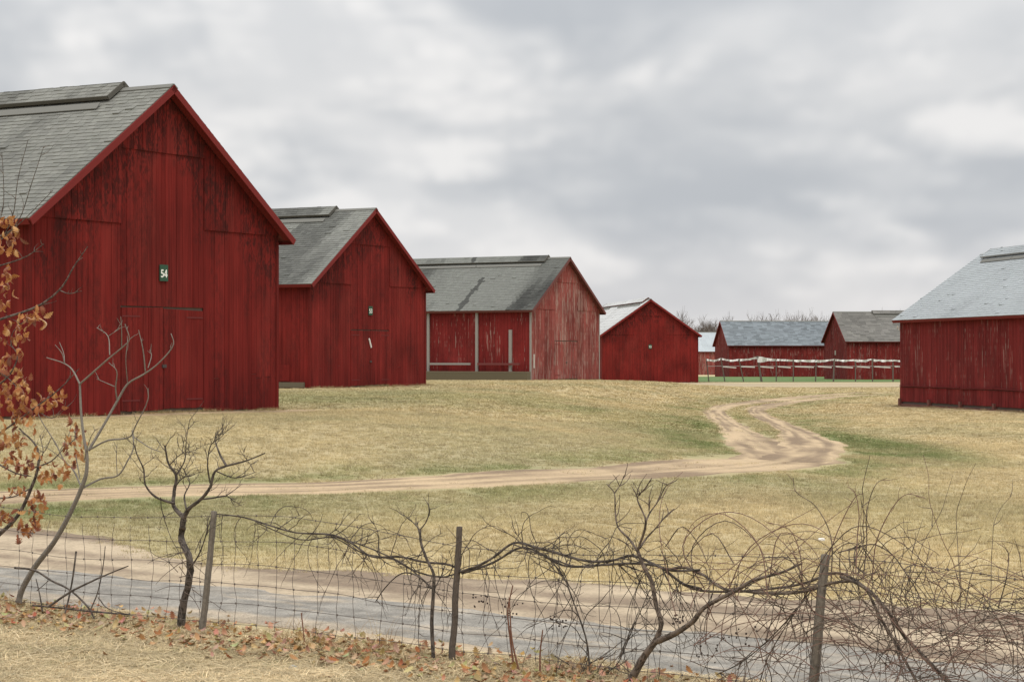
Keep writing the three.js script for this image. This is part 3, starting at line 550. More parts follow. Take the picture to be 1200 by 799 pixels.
// a thin cane that arches and droops from p along d
function cane(r, p, d, len, rad, droop, curl, n = 9) {
  const P = [p]; let c = p, q = unit(d), tw = (r() - 0.5) * curl;
  for (let k = 0; k < n; k++) { q = unit([q[0] + (r() - 0.5) * curl + tw * 0.3, q[1] - droop + (r() - 0.5) * curl, q[2] * 0.9 + (r() - 0.5) * curl]); c = c.map((v, j) => v + q[j] * len / n); const g = hG(c[0], -c[2]) + 0.02; if (c[1] < g) c[1] = g + 0.01 * r(); P.push(c); }
  return [limb(P, rad, rad * 0.45, 4), P];
}
const barkGrey = std([0.21, 0.19, 0.165], 0.95), barkDark = std([0.11, 0.09, 0.075], 0.95), barkBrown = std([0.155, 0.12, 0.095], 0.95), barkRed = std([0.17, 0.1, 0.078], 0.95), barkOak = std([0.15, 0.125, 0.11], 0.95);
{
  const bark = (s, lo, hi, v) => dataTex(128, 256, (u, t) => { const n = fbm2(u * 10, t * v, 4, s), m = fbm2(u * 3, t * 4, 3, s + 5); const k = lo + (hi - lo) * ss(0.28, 0.72, n * 0.65 + m * 0.35); return [k, k * 0.985, k * 0.96]; });
  const rough = bark(31, 0.35, 1.75, 9), smooth = bark(37, 0.62, 1.45, 26);
  for (const m of [barkDark, barkBrown, barkOak]) { m.map = rough; m.bumpMap = rough; m.bumpScale = 0.012; } barkGrey.map = smooth; barkGrey.bumpMap = smooth; barkGrey.bumpScale = 0.004;
}

// leaning sapling at the left end of the fence
{
  const r = rng(701), T = thing('leaning_sapling', 'smooth grey bare sapling leaning across the fence left of the gnarled tree', 'tree');
  const A = a => a.map(([x, y, d]) => fp(x, y, 0.25 + (d || 0)));
  const trunk = A([[22, 706], [24, 695], [40, 665], [63, 635], [80, 605], [95, 572], [101, 553], [101, 530], [99, 520], [95, 490], [93, 450]]);
  part('trunk', limb(trunk, 0.03, 0.01, 8, 0.08, 4), barkGrey, T);
  const br = [
    [[[93, 450], [84, 433, .05], [75, 426, .1], [54, 419, .2]], .011, .005], [[[75, 426, .1], [72, 414, .05], [64, 404, 0]], .006, .003], [[[75, 426, .1], [74, 414, .2], [69, 401, .3]], .006, .003],
    [[[93, 450], [110, 435, -.1], [127, 420, -.15], [145, 405, -.2], [151, 398, -.2], [146, 380, -.25]], .012, .005], [[[128, 416, -.15], [126, 394, -.05], [113, 384, 0]], .007, .004], [[[142, 406, -.2], [142, 388, -.3], [141, 371, -.35]], .006, .003], [[[126, 394, -.05], [140, 385, 0]], .004, .0025],
    [[[103, 528], [120, 500, .15], [138, 468, .3], [149, 450, .35], [169, 438, .4], [187, 424, .45], [203, 403, .5], [200, 391, .5]], .018, .005], [[[170, 436, .4], [167, 409, .3], [162, 387, .25]], .008, .004], [[[173, 431, .4], [177, 416, .5], [175, 410, .5]], .006, .003],
    [[[137, 470, .3], [135, 455, .2], [136, 434, .1], [127, 425, .05]], .009, .004], [[[134, 453, .2], [113, 444, .3]], .006, .003], [[[149, 450, .35], [147, 420, .2], [149, 400, .2]], .005, .003],
    [[[104, 527], [126, 516, -.2], [153, 511, -.3], [158, 500, -.3], [173, 468, -.35], [173, 455, -.35]], .012, .004], [[[155, 511, -.3], [176, 525, -.4], [187, 529, -.4]], .007, .004], [[[156, 508, -.3], [156, 524, -.4], [150, 540, -.5]], .005, .003],
    [[[96, 572], [118, 561, .2], [138, 557, .3], [149, 540, .35], [156, 525, .4], [154, 504, .45]], .013, .005], [[[137, 557, .3], [136, 535, .25], [137, 520, .2]], .005, .003],
    [[[95, 571], [85, 550, .3], [75, 540, .4], [65, 520, .5], [48, 493, .6], [42, 480, .6]], .011, .004], [[[75, 540, .4], [60, 528, .3], [42, 520, .3]], .006, .003], [[[93, 560, .1], [87, 520, .3], [89, 495, .4]], .007, .003], [[[98, 540], [106, 512, -.3], [112, 503, -.4]], .006, .003], [[[70, 528, .5], [80, 510, .6], [84, 490, .7]], .006, .003], [[[60, 512, .55], [50, 530, .6], [40, 520, .6]], .005, .003]];
  br.forEach(([p, a, b]) => { const q = A(p); part('branch', limb(q, a * 0.8, b * 0.8, 6, 0.12, 3), barkGrey, T); });
  const o = []; br.slice(3).forEach(([p]) => twigs(o, r, A(p), 2, 0.1, 0.0035, 0.5, 0, 0.5)); part('twigs', mergeGeometries(o), barkGrey, T, 'stuff');
}
// gnarled tree beside the first post
{
  const r = rng(711), T = thing('gnarled_tree', 'gnarled dark crooked little tree growing through the fence beside a post', 'tree');
  const A = a => a.map(([x, y, d]) => fp(x, y, 0.12 + (d || 0)));
  part('trunk', limb(A([[209, 752], [211, 740], [214, 711], [221, 682], [222, 655, -.05], [212, 631, .05], [214, 616], [215, 604]]), 0.035, 0.027, 9, 0.35, 5), barkDark, T);
  const br = [[[[215, 606], [203, 592, .05], [204, 575, .1], [206, 557, .1], [197, 543, .05], [193, 522, 0]], .026, .008], [[[204, 590], [182, 582, -.1], [170, 568, -.2], [168, 550, -.2], [160, 532, -.25], [156, 518, -.3]], .014, .005],
    [[[216, 606], [221, 596, -.05], [235, 585, -.1], [246, 571, -.1], [252, 552, -.1], [265, 546, 0], [288, 540, .1], [310, 531, .15]], .024, .006], [[[265, 546], [256, 529, .1], [252, 511, .15], [262, 508, .2]], .012, .004], [[[246, 566, -.1], [243, 545, -.2], [246, 523, -.25], [254, 515, -.3]], .009, .004],
    [[[235, 585, -.1], [252, 583, .1], [265, 581, .2], [275, 588, .3]], .01, .004], [[[253, 552], [275, 560, .2], [300, 553, .3]], .007, .003], [[[206, 557, .1], [216, 540, .2], [218, 515, .2], [222, 492, .2]], .009, .003], [[[198, 545], [212, 532, -.1], [226, 528, -.1]], .006, .003], [[[205, 570, .1], [214, 560, 0], [228, 556, -.1]], .008, .004],
    [[[224, 664], [235, 645, -.15], [246, 610, -.2]], .009, .005], [[[218, 596], [216, 580, .1], [222, 566, .15], [214, 548, .2]], .01, .004], [[[188, 583, -.1], [190, 600, .2], [200, 630, .3], [215, 655, .2]], .005, .003]];
  br.forEach(([p, a, b]) => part('branch', limb(A(p), a * 0.8, b * 0.8, 7, 0.3, 6), barkDark, T));
  const o = []; br.forEach(([p]) => twigs(o, r, A(p), 6, 0.2, 0.0036, 0.35, 1, 0.3)); part('twigs', mergeGeometries(o), barkDark, T, 'stuff');
  const s = []; for (let i = 0; i < 14; i++) { const [g] = cane(r, fp(206 + r() * 24, 640 + r() * 60), [(r() - 0.5) * 2, 0.6 - r(), (r() - 0.5)], 0.35, 0.0035, 0.08, 0.5, 5); s.push(g); } part('side_shoots', mergeGeometries(s), barkBrown, T, 'stuff');
}
// ---------------------------------------------------------------- wire fence
{
  const r = rng(721), Fn = thing('wire_fence', 'rusty woven wire fence on weathered wooden posts along the lane', 'fence');
  const galv = std([0.11, 0.09, 0.078], 0.7), postWood = std([0.2, 0.175, 0.145], 0.95), postDark = std([0.115, 0.092, 0.075], 0.95);
  const grain = dataTex(64, 256, (u, v) => { const k = 0.55 + 0.6 * (noise2(u * 20, v * 6, 4) * 0.6 + noise2(u * 44, v * 14, 5) * 0.4); return [k, k, k]; }); [postWood, postDark].forEach(m => { m.map = grain; m.bumpMap = grain; m.bumpScale = 0.006; });
  const G = -2.38;
  for (const [tx, ty, bx_, by, w, m] of [[251, 599, 235, 752, 0.062, postWood], [539, 617, 529.5, 786, 0.058, postDark], [968, 650, 949, 846, 0.075, postWood], [-70, 580, -75, 715, 0.062, postWood], [1560, 690, 1560, 960, 0.07, postWood]]) {
    const a = fp(bx_, by), b = fp(tx, ty); const L = []; for (let i = 0; i <= 6; i++) L.push([0, 1, 2].map(k => lerp(a[k], b[k], i / 6) + (k !== 1 ? (r() - 0.5) * 0.008 : 0))); part('post', limb(L, w * 0.5, w * 0.42, 5, 0.16, Math.round(bx_) + 300, 0.15), m, Fn);
  }
  // (a along fence, height) -> world, with lean and sag
  const dir = [FD[1], -FD[0]], P = (a, h) => { const k = (fbm2(a * 0.8, h * 2, 3, 91) - 0.5) * 0.09, X = -0.44 + dir[0] * a + FD[0] * k, z = 16 + dir[1] * a + FD[1] * k; const drop = h / 0.95 * (0.06 * Math.sin(a * 1.15 + 0.6) + 0.12 * (fbm2(a * 0.35, 3, 3, 92) - 0.5)); return [X, hG(X, z) + h - drop + (fbm2(a * 1.7, h * 7, 2, 93) - 0.5) * 0.03, -z]; };
  const hs = [0.13, 0.28, 0.43, 0.59, 0.77, 0.97], a0 = -9, a1 = 9;
  for (const h of hs) { const L = []; for (let a = a0; a <= a1; a += 0.22) L.push(P(a, h)); part('line_wire', limb(L, 0.0024, 0.0024, 4), galv, Fn); }
  const knots = [];
  for (let a = a0 + 0.1; a < a1; a += 0.225) { const L = [], bend = (r() - 0.5) * 0.12, top = r() < 0.25 ? 0.8 : 0.97; for (let h = 0.1; h <= top + 0.01; h += 0.1) L.push(P(a + bend * Math.sin(h * 3.3) + (r() - 0.5) * 0.03, h)); part('stay_wire', limb(L, 0.002, 0.002, 4), galv, Fn); for (const h of hs) { const q = P(a + bend * Math.sin(h * 3.3), h); const g = new THREE.IcosahedronGeometry(0.007, 0); g.scale(1, 1.5, 1); g.translate(...q); knots.push(g); } }
  part('knots', mergeGeometries(knots), galv, Fn, 'stuff');
}
// ---------------------------------------------------------------- vines and saplings along the fence
function vine(name, label, seed, mains, mat, opts) {
  const r = rng(seed), T = thing(name, label, 'vine'); const fine = [], fine2 = [];
  for (const [p, a, b] of mains) {
    const q = p.map(([x, y, d]) => fp(x, y, (d || 0) + (r() - 0.5) * 0.1)); part('main_stem', limb(q, a * 0.76, b * 0.76, 7, 0.4, 8), mat, T);
    if (opts.twig) twigs(fine, r, q, opts.twig, opts.tl, 0.0042, opts.up, 1, 0);
    for (let i = 0; i < opts.arch; i++) { const [s, d] = onLine(q, r()); const u = unit(d); const [g, P] = cane(r, s, [u[0] * (r() - 0.3) * 2, 0.35 + r() * 0.9, (r() - 0.5) * 0.8], opts.al * (0.5 + 0.8 * r()), 0.0036, 0.2, 0.6, 10); fine.push(g); if (r() < 0.6) twigs(fine2, r, P, 3, 0.14, 0.0026, 0.1, 0, 0.2); }
    for (let i = 0; i < opts.hang; i++) { const [s] = onLine(q, r()); const [g, P] = cane(r, s, [(r() - 0.5) * 0.9, -0.4, (r() - 0.5) * 0.5], opts.hl * (0.4 + 0.9 * r()), 0.003, 0.12, 0.5, 9); fine.push(g); twigs(fine2, r, P, 3, 0.15, 0.0024, -0.1, 0, 0.1); }
  }
  if (fine.length) part('canes', mergeGeometries(fine), mat, T, 'stuff'); if (fine2.length) part('tendrils', mergeGeometries(fine2), opts.mat2 || mat, T, 'stuff');
  if (opts.berries) { const l = []; for (const [x, y, n, s] of opts.berries) for (let i = 0; i < n; i++) { const g = new THREE.IcosahedronGeometry(0.0065 + 0.003 * r(), 0); g.translate(...fp(x + (r() - 0.5) * s, y + (r() - 0.5) * s * 0.8, (r() - 0.5) * 0.1)); l.push(g); } part('berries', mergeGeometries(l), std([0.05, 0.035, 0.03]), T, 'stuff'); }
  return T;
}
vine('fence_vine', 'thin vine trailing from the gnarled tree to the middle post', 731, [
  [[[251, 602], [285, 606, .05], [320, 617], [347, 624], [391, 627], [413, 637], [435, 652], [468, 652], [495, 658], [528, 662], [541, 670]], .008, .013],
  [[[300, 612], [350, 632, .1], [391, 630], [425, 648], [460, 655, .05], [484, 668], [517, 676], [540, 670]], .006, .009],
  [[[380, 626], [410, 634], [440, 645, -.05], [475, 662, -.05], [507, 690]], .006, .009]], barkDark, { twig: 10, tl: 0.28, up: 0.12, arch: 4, al: 0.5, hang: 8, hl: 0.5, mat2: barkBrown, berries: [[562, 704, 14, 22]] });
vine('fence_vine', 'dark twisted vine looping along the wires between the middle post and the forked tree', 741, [
  [[[539, 670], [560, 663], [578, 653], [602, 636], [626, 641], [650, 647], [686, 657], [715, 657], [740, 651], [769, 662], [787, 668], [820, 668]], .013, .012],
  [[[541, 672], [578, 659, .06], [614, 641, .06], [659, 662, .05], [704, 662], [745, 660, -.05], [775, 665, -.06], [799, 683], [822, 690]], .011, .012],
  [[[600, 637, -.05], [640, 652, -.05], [680, 664, -.05], [720, 660, .05], [760, 672, .05]], .007, .006],
  [[[691, 792, .1], [690, 770, .1], [686, 745, .08], [672, 705], [660, 675], [640, 650]], .010, .006],
  [[[650, 768, .1], [690, 790, .1], [720, 782, .1], [740, 740, .1], [762, 690, .1]], .006, .004]], barkDark, { twig: 11, tl: 0.28, up: 0.0, arch: 5, al: 0.55, hang: 9, hl: 0.8, mat2: barkBrown, berries: [[600, 712, 16, 26], [655, 730, 18, 22], [795, 726, 18, 14]] });
vine('thicket_vine', 'heavy tangled vine heaped over the leaning post right of the forked tree', 751, [
  [[[780, 668], [804, 665], [825, 674], [846, 689], [876, 693], [915, 695], [947, 692], [974, 683], [1001, 680]], .012, .014],
  [[[781, 670], [810, 689, .06], [858, 693, .06], [900, 690, .1], [940, 684, .1], [980, 671, .05], [998, 677], [1016, 692], [1031, 722], [1055, 763], [1075, 800]], .011, .013],
  [[[985, 675], [1016, 690, -.08], [1040, 716, -.08], [1061, 746, -.05], [1085, 772], [1112, 799], [1130, 818]], .016, .02],
  [[[983, 647], [1005, 641, .1], [1025, 638, .15], [1046, 650, .15], [1062, 672, .1], [1073, 689, .1]], .006, .005],
  [[[947, 692], [935, 712, .1], [905, 745, .15], [870, 775, .2], [840, 790, .2]], .007, .005],
  [[[960, 680], [930, 720, -.1], [900, 770, -.1], [890, 800, -.1]], .006, .005]], barkBrown, { twig: 8, tl: 0.32, up: 0.1, arch: 4, al: 0.7, hang: 8, hl: 0.8, mat2: barkRed, berries: [[835, 760, 14, 40], [870, 745, 12, 40]] });
{
  // arching whips standing above the heap
  const r = rng(757), T = thing('bramble_whips', 'long arching bramble whips rising above the tangled vine heap', 'bramble');
  const whips = [[[974, 684], [974, 629], [956, 593], [932, 575], [930, 560]], [[1003, 672], [1005, 629], [1007, 602], [1001, 575], [993, 570]], [[1012, 676], [1016, 635], [1016, 599], [1028, 566], [1040, 560]], [[1022, 680], [1028, 632], [1052, 587], [1064, 579], [1085, 584]], [[968, 660], [985, 615], [1003, 582], [1012, 578]], [[945, 690], [975, 640], [1007, 616], [1050, 632], [1090, 665], [1120, 690]],
    [[826, 690], [800, 640], [835, 604], [880, 606], [930, 650], [945, 690]], [[780, 640], [800, 617], [820, 640], [840, 690]], [[850, 700], [880, 640], [930, 614], [968, 625], [990, 660]], [[815, 690], [812, 640], [850, 610], [890, 640], [905, 690]], [[900, 690], [915, 625], [950, 640], [975, 690]], [[860, 660], [835, 625], [800, 660], [790, 700]], [[900, 700], [890, 640], [850, 603], [815, 610], [800, 636]], [[1060, 700], [1085, 660], [1090, 640]], [[1130, 720], [1137, 680], [1142, 665]], [[1170, 712], [1180, 675], [1182, 648], [1176, 640]], [[1120, 790], [1100, 720], [1060, 690], [1010, 690]], [[940, 700], [938, 650], [925, 620], [900, 612]], [[955, 690], [975, 650], [1000, 636], [1030, 660], [1050, 720]]];
  for (const w of whips) { const dz = (r() - 0.5) * 0.7, q = w.map(([x, y], i) => fp(x, y, dz + (r() - 0.5) * 0.12)); part('whip', limb(q, 0.0045, 0.0018, 5), r() < 0.5 ? barkBrown : barkRed, T); const o = []; twigs(o, r, q, 4, 0.1, 0.0022, 0.2, 0, 0.3); part('side_twigs', mergeGeometries(o), barkRed, T, 'stuff'); }
}
{
  const r = rng(761), T = thing('bramble_thicket', 'dense low reddish bramble thicket filling the fence beyond the leaning post', 'bramble'), a = [], b = [];
  for (let i = 0; i < 230; i++) { const x = 1000 + 330 * r(), low = r(), p = fp(x, 700 + 110 * low, (r() - 0.5) * 1.1); const g = hG(p[0], -p[2]); if (p[1] < g) p[1] = g; const [c, P] = cane(r, p, [(r() - 0.6) * 2, 0.2 + r() * 0.7, (r() - 0.5)], 0.5 + 0.7 * r(), 0.003, 0.15, 0.6, 8); (r() < 0.5 ? a : b).push(c); if (r() < 0.6) twigs(b, r, P, 2, 0.16, 0.0026, 0.1, 0, 0.2); }
  for (let i = 0; i < 35; i++) { const x = 790 + 240 * r(), p = fp(x, 690 + 125 * r(), (r() - 0.5) * 0.8); const g = hG(p[0], -p[2]); if (p[1] < g) p[1] = g; const [c] = cane(r, p, [(r() - 0.5) * 1.6, 0.6, (r() - 0.5)], 0.5 + 0.8 * r(), 0.0036, 0.13, 0.4, 8); a.push(c); }
  part('canes', mergeGeometries(a), barkRed, T, 'stuff'); part('canes', mergeGeometries(b), barkBrown, T, 'stuff');
}
// small sapling left of the middle post
{
  const r = rng(771), T = thing('thin_sapling', 'thin upright sapling stem standing just left of the middle post', 'tree'), A = a => a.map(([x, y, d]) => fp(x, y, -0.08 + (d || 0)));
  part('trunk', limb(A([[508, 778], [507.5, 765], [506, 728], [508, 690], [508, 672], [500, 655], [493, 635], [492.5, 621]]), 0.017, 0.009, 7, 0.25, 3), barkDark, T);
  const br = [[[[492, 621], [484, 612], [473, 603]], .006, .003], [[[492, 621], [500, 610], [503, 597], [502, 590]], .006, .003], [[[492, 630], [489, 612, .1]], .004, .0025], [[[508, 690], [490, 675], [470, 672, .1], [450, 690, .15], [440, 705, .15]], .007, .004], [[[508, 692], [518, 672, .1], [524, 655, .1]], .006, .003]];
  br.forEach(([p, a, b]) => part('branch', limb(A(p), a, b, 6), barkDark, T)); const o = []; br.forEach(([p]) => twigs(o, r, A(p), 4, 0.14, 0.0035, 0.3, 0, 0.3)); part('twigs', mergeGeometries(o), barkDark, T, 'stuff');
}
// forked tree with a limb reaching right under the vines
{
  const r = rng(781), T = thing('forked_tree', 'forked bare tree bending right under the vines past the middle post', 'tree'), A = a => a.map(([x, y, d]) => fp(x, y, -0.1 + (d || 0)));
  part('trunk', limb(A([[733, 806], [740, 795], [751, 775], [769, 750]]), 0.031, 0.025, 9, 0.3, 5), barkBrown, T);
  const br = [[[[768, 752], [775, 730], [769, 710], [763, 680], [754, 663], [747, 644]], .026, .016], [[[768, 752], [793, 741, -.1], [812, 728, -.15], [825, 712, -.15], [858, 694, -.1], [882, 680], [915, 671, .1], [940, 660, .15]], .03, .009],
    [[[747, 645], [736, 630, .1], [724, 617, .15], [721, 598, .2], [720, 578, .2], [711, 567, .25]], .012, .004], [[[720, 578, .2], [727, 568, .25], [731, 558, .3]], .006, .003], [[[748, 644], [757, 611, -.1], [752, 597, -.1], [747, 584, -.1], [756, 572, -.15], [764, 560, -.15]], .012, .004], [[[756, 615, -.1], [761, 602, 0], [772, 586, .1], [781, 569, .15], [793, 563, .2]], .009, .003], [[[750, 642], [758, 630, .1], [770, 617, .15], [780, 605, .2], [790, 596, .25]], .01, .004], [[[747, 584, -.1], [744, 575, -.1]], .005, .003], [[[761, 602, 0], [760, 590, 0]], .004, .002]];
  br.forEach(([p, a, b]) => part('branch', limb(A(p), a * 0.74, b * 0.74, 7, 0.3, 6), barkBrown, T)); const o = []; br.forEach(([p], i) => twigs(o, r, A(p), i < 2 ? 7 : 4, 0.15, 0.004, 0.35, 0, 0.25)); part('twigs', mergeGeometries(o), barkBrown, T, 'stuff');
}
// weed stalks and fallen branch
{
  const stalks = [[[[603, 788], [597, 740], [595, 715], [601, 686]], 'tall reddish dry weed stalk beside the looping vine'], [[[608, 785], [600, 750], [597, 705]], 'bent reddish dry weed stalk crossing the tallest stalk'], [[[633, 790], [633, 765], [636, 738]], 'short dry weed stalk between the looping vine stems'], [[[360, 790], [357, 755], [353, 718]], 'rust brown dry weed stalk at the fence foot left of the thin sapling']];
  stalks.forEach(([p, l]) => { const T = thing('weed_stalk', l, 'weed'); const q = p.map(([x, y]) => fp(x, y, -0.15)); part('stem', limb(q, 0.008, 0.0045, 5, 0.2, 2), std([0.17, 0.075, 0.045], 0.95), T); const o = [], r = rng(p[0][0]); twigs(o, r, q, 3, 0.06, 0.003, 0.4, 0, 0.3); part('side_shoots', mergeGeometries(o), barkRed, T, 'stuff'); });
  const T = thing('fallen_branch', 'dead crossed branch lying against the wires under the leaning sapling', 'branch'); const A = a => a.map(([x, y, d]) => fp(x, y, -0.12 + (d || 0)));
  [[[[17, 665], [40, 668], [60, 680], [83, 692], [105, 714], [110, 724]], .011, .008], [[[56, 711, -.1], [83, 693], [105, 682], [125, 673, .1], [150, 663, .1]], .012, .006], [[[89, 646, .1], [86, 670], [82, 694], [76, 718, -.1]], .009, .007], [[[105, 716], [114, 695, .1], [121, 660, .1], [123, 640, .1]], .007, .004], [[[38, 709], [70, 712], [105, 716], [150, 720]], .009, .006], [[[115, 700], [125, 712], [160, 722]], .006, .004], [[[50, 720], [47, 700], [42, 678]], .009, .004], [[[43, 692], [58, 679]], .005, .003]].forEach(([p, a, b]) => part('branch', limb(A(p), a, b, 6, 0.25, 4), barkDark, T));
}
// ---------------------------------------------------------------- leaves
function leafGeo(seed, curl) {                               // lobed oak leaf, 1 long, folded along the midrib
  const r = rng(seed), L = [], n = 13; for (let i = 0; i <= n; i++) { const t = i / n, env = Math.pow(Math.sin(Math.PI * Math.min(1, t * 0.92 + 0.06)), 0.8) * (0.2 + 0.16 * t), lobe = i % 2 ? 1.15 : 0.5; L.push([t, Math.max(0.012, env * lobe * (0.85 + 0.3 * r()))]); }
  const p = [], idx = []; L.forEach(([t, w]) => { const y = curl * (t - 0.5) * (t - 0.5) * 1.6; p.push(t, y, 0, t + 0.02, y + w * 0.55 * curl, w, t + 0.02, y + w * 0.4 * curl, -w); });
  for (let i = 0; i < n; i++) { const a = i * 3, b = a + 3; idx.push(a, a + 1, b, a + 1, b + 1, b, a, b, a + 2, b, b + 2, a + 2); }
  const g = new THREE.BufferGeometry(); g.setAttribute('position', new THREE.Float32BufferAttribute(p, 3)); g.setIndex(idx); g.computeVertexNormals(); return g;
}
const leafGeos = [leafGeo(1, 0.5), leafGeo(2, 1.0), leafGeo(3, -0.7), leafGeo(4, 1.5)];
const LEAFCOL = [[0.36, 0.13, 0.035], [0.46, 0.2, 0.06], [0.25, 0.075, 0.03], [0.52, 0.29, 0.11], [0.4, 0.16, 0.05], [0.17, 0.055, 0.03]];
const leafMats = LEAFCOL.map(c => new THREE.MeshPhysicalMaterial({ color: lin(...c), roughness: 0.9, transmission: 0.3, thickness: 0, side: THREE.DoubleSide }));
{
  const r = rng(801), T = thing('oak_tree', 'young oak with rust orange dead leaves at the end of the fence', 'tree'), A = a => a.map(([x, y, d]) => fp(x, y, 0.5 + (d || 0)));
  part('trunk', limb(A([[-66, 730], [-62, 640], [-70, 500], [-60, 380], [-66, 280], [-60, 180]]), 0.07, 0.03, 10, 0.15, 2), barkOak, T);
  const br = [[[[-63, 660], [-20, 640], [0, 625], [22, 602], [36, 572], [44, 548], [43, 525], [22, 502]], .028, .007], [[[-66, 520], [-30, 525], [0, 545], [20, 555], [36, 558]], .014, .004], [[[-60, 400], [-30, 385], [0, 374], [47, 357], [72, 336], [86, 312], [102, 289]], .016, .004], [[[69, 340], [80, 344], [95, 341]], .005, .0025], [[[-66, 330], [-30, 320], [0, 311], [31, 300], [50, 286]], .011, .0035], [[[-64, 300], [-20, 285], [8, 272], [24, 260], [61, 223]], .009, .003], [[[-60, 270], [-10, 290], [13, 256], [20, 210], [32, 163]], .007, .0025], [[[-10, 290], [20, 260], [36, 215], [50, 172]], .006, .0025], [[[-62, 260], [-10, 270], [2, 247], [3, 210], [1, 178]], .006, .0025],
    [[[-66, 480], [-20, 460], [10, 440], [20, 415], [12, 405]], .012, .004], [[[-64, 540], [-20, 520], [10, 500], [40, 478], [70, 455], [92, 432]], .013, .004], [[[40, 548], [60, 540], [75, 525], [90, 512]], .008, .003], [[[36, 572], [15, 582], [0, 584], [-20, 590]], .007, .004], [[[-60, 440], [-20, 430], [5, 440], [25, 460]], .01, .004], [[[12, 405], [14, 390], [25, 378]], .005, .003], [[[44, 545], [50, 530], [46, 510]], .006, .003], [[[40, 478], [60, 490], [80, 475]], .005, .0025]];
  br.forEach(([p, a, b]) => part('branch', limb(A(p), a, b, 6, 0.15, 3), barkOak, T)); const o = []; br.forEach(([p]) => twigs(o, r, A(p), 4, 0.14, 0.0035, 0.3, 0, 0.4)); part('twigs', mergeGeometries(o), barkOak, T, 'stuff');
  // clusters [px, py, half width, half height, count]
  const cl = [[9, 275, 12, 20, 22], [4, 330, 8, 14, 9], [12, 388, 20, 13, 16], [40, 374, 14, 10, 12], [2, 360, 8, 12, 6], [14, 430, 14, 22, 22], [10, 475, 20, 20, 28], [28, 455, 10, 14, 8], [50, 468, 22, 10, 16], [30, 495, 12, 10, 10], [70, 468, 3, 3, 2], [6, 515, 16, 12, 12], [85, 512, 10, 10, 9], [87, 533, 12, 9, 12], [22, 545, 18, 8, 12], [12, 530, 14, 12, 12], [48, 545, 12, 12, 10], [62, 555, 16, 10, 14], [42, 598, 9, 14, 20], [32, 617, 8, 7, 10], [8, 600, 10, 14, 10], [20, 575, 14, 8, 6], [-30, 500, 30, 120, 20], [23, 633, 4, 3, 1]];
  let n = 0; for (const [x, y, w, h, k] of cl) for (let i = 0; i < k; i++) {
    const m = shade(new THREE.Mesh(leafGeos[Math.floor(r() * 4)], leafMats[Math.min(5, Math.floor(r() * r() * 3 + r() * 3.6) + (y > 500 && r() < 0.3 ? 1 : 0))])); m.name = 'leaf';
    const q = fp(x + (r() - 0.5) * 2 * w, y + (r() - 0.5) * 2 * h, 0.5 + (r() - 0.5) * 0.5); m.position.set(...q); const s = 0.065 + 0.05 * r(); m.scale.set(s, s, s * (0.8 + 0.3 * r())); m.rotation.set(r() * 6.28, r() * 6.28, -1.2 - r() * 0.9 + (r() < 0.3 ? 1.2 : 0)); T.add(m); n++;
  }
  const lm = leafMats.map(() => []); const o3 = new THREE.Object3D();
  for (const [x, y, w, h, k] of cl) for (let i = 0; i < k * 0.7; i++) { const g = leafGeos[Math.floor(r() * 4)].clone(), q = fp(x + (r() - 0.5) * 2 * w, y + (r() - 0.5) * 2 * h, 0.5 + (r() - 0.5) * 0.6), s = 0.06 + 0.05 * r(); o3.position.set(...q); o3.scale.setScalar(s); o3.rotation.set(r() * 6.28, r() * 6.28, -1.2 - r() * 0.9); o3.updateMatrix(); g.applyMatrix4(o3.matrix); lm[Math.floor(r() * 6)].push(g); }
  lm.forEach((l, i) => part('leaf_clusters', mergeGeometries(l), leafMats[i], T, 'stuff'));
}
const dummy = new THREE.Object3D();
function scatter(name, label, cat, geo, mat, list) {        // list of [x, y, z, sx, sy, ry, rx, col]
  const m = new THREE.InstancedMesh(geo, mat, list.length), c = new THREE.Color(); list.forEach(([x, y, z, sx, sy, ry, rx, col], i) => { dummy.position.set(x, y, z); dummy.scale.set(sx, sy, sx); dummy.rotation.set(rx || 0, ry, (rx || 0) * 0.7); dummy.updateMatrix(); m.setMatrixAt(i, dummy.matrix); m.setColorAt(i, c.setRGB(...col)); });
  m.name = name; shade(m); scene.add(m); tag(m, label, cat, null, 'stuff'); return m;
}
{
  const r = rng(811), l = [];
  for (let i = 0; i < 9500; i++) { const a = -9 + 16 * r(), o = -0.15 + (r() + r() + r() - 1.5) * 0.75 - (r() < 0.15 ? r() * 1.6 : 0); if (o > 0.75) continue; const keep = 0.3 + 0.9 * fbm2(a * 0.9, o * 1.3, 3, 44); if (r() > keep * keep * 1.1 * (o < -0.8 ? 0.16 : 1)) continue; const X = -0.44 + FD[1] * a + FD[0] * o, z = 16 - FD[0] * a + FD[1] * o; const c = LEAFCOL[[0, 1, 3, 4][Math.floor(r() * 4)]], p = r() < 0.68 ? mix3([0.52, 0.37, 0.21], [0.27, 0.165, 0.08], r()) : mix3(c, [0.22, 0.115, 0.05], 0.55); l.push([X, hG(X, z) + 0.01 + r() * 0.06, -z, 0.045 + 0.05 * r(), 0.04 + 0.07 * r(), r() * 6.28, (r() - 0.5) * 1.6, p.map(v => v * (0.7 + 0.45 * r()))]); }
  scatter('fallen_leaves', 'curled brown fallen oak leaves along the foot of the fence', 'leaves', leafGeos[0], new THREE.MeshStandardMaterial({ color: 0xffffff, roughness: 0.95, side: THREE.DoubleSide }), l);
}
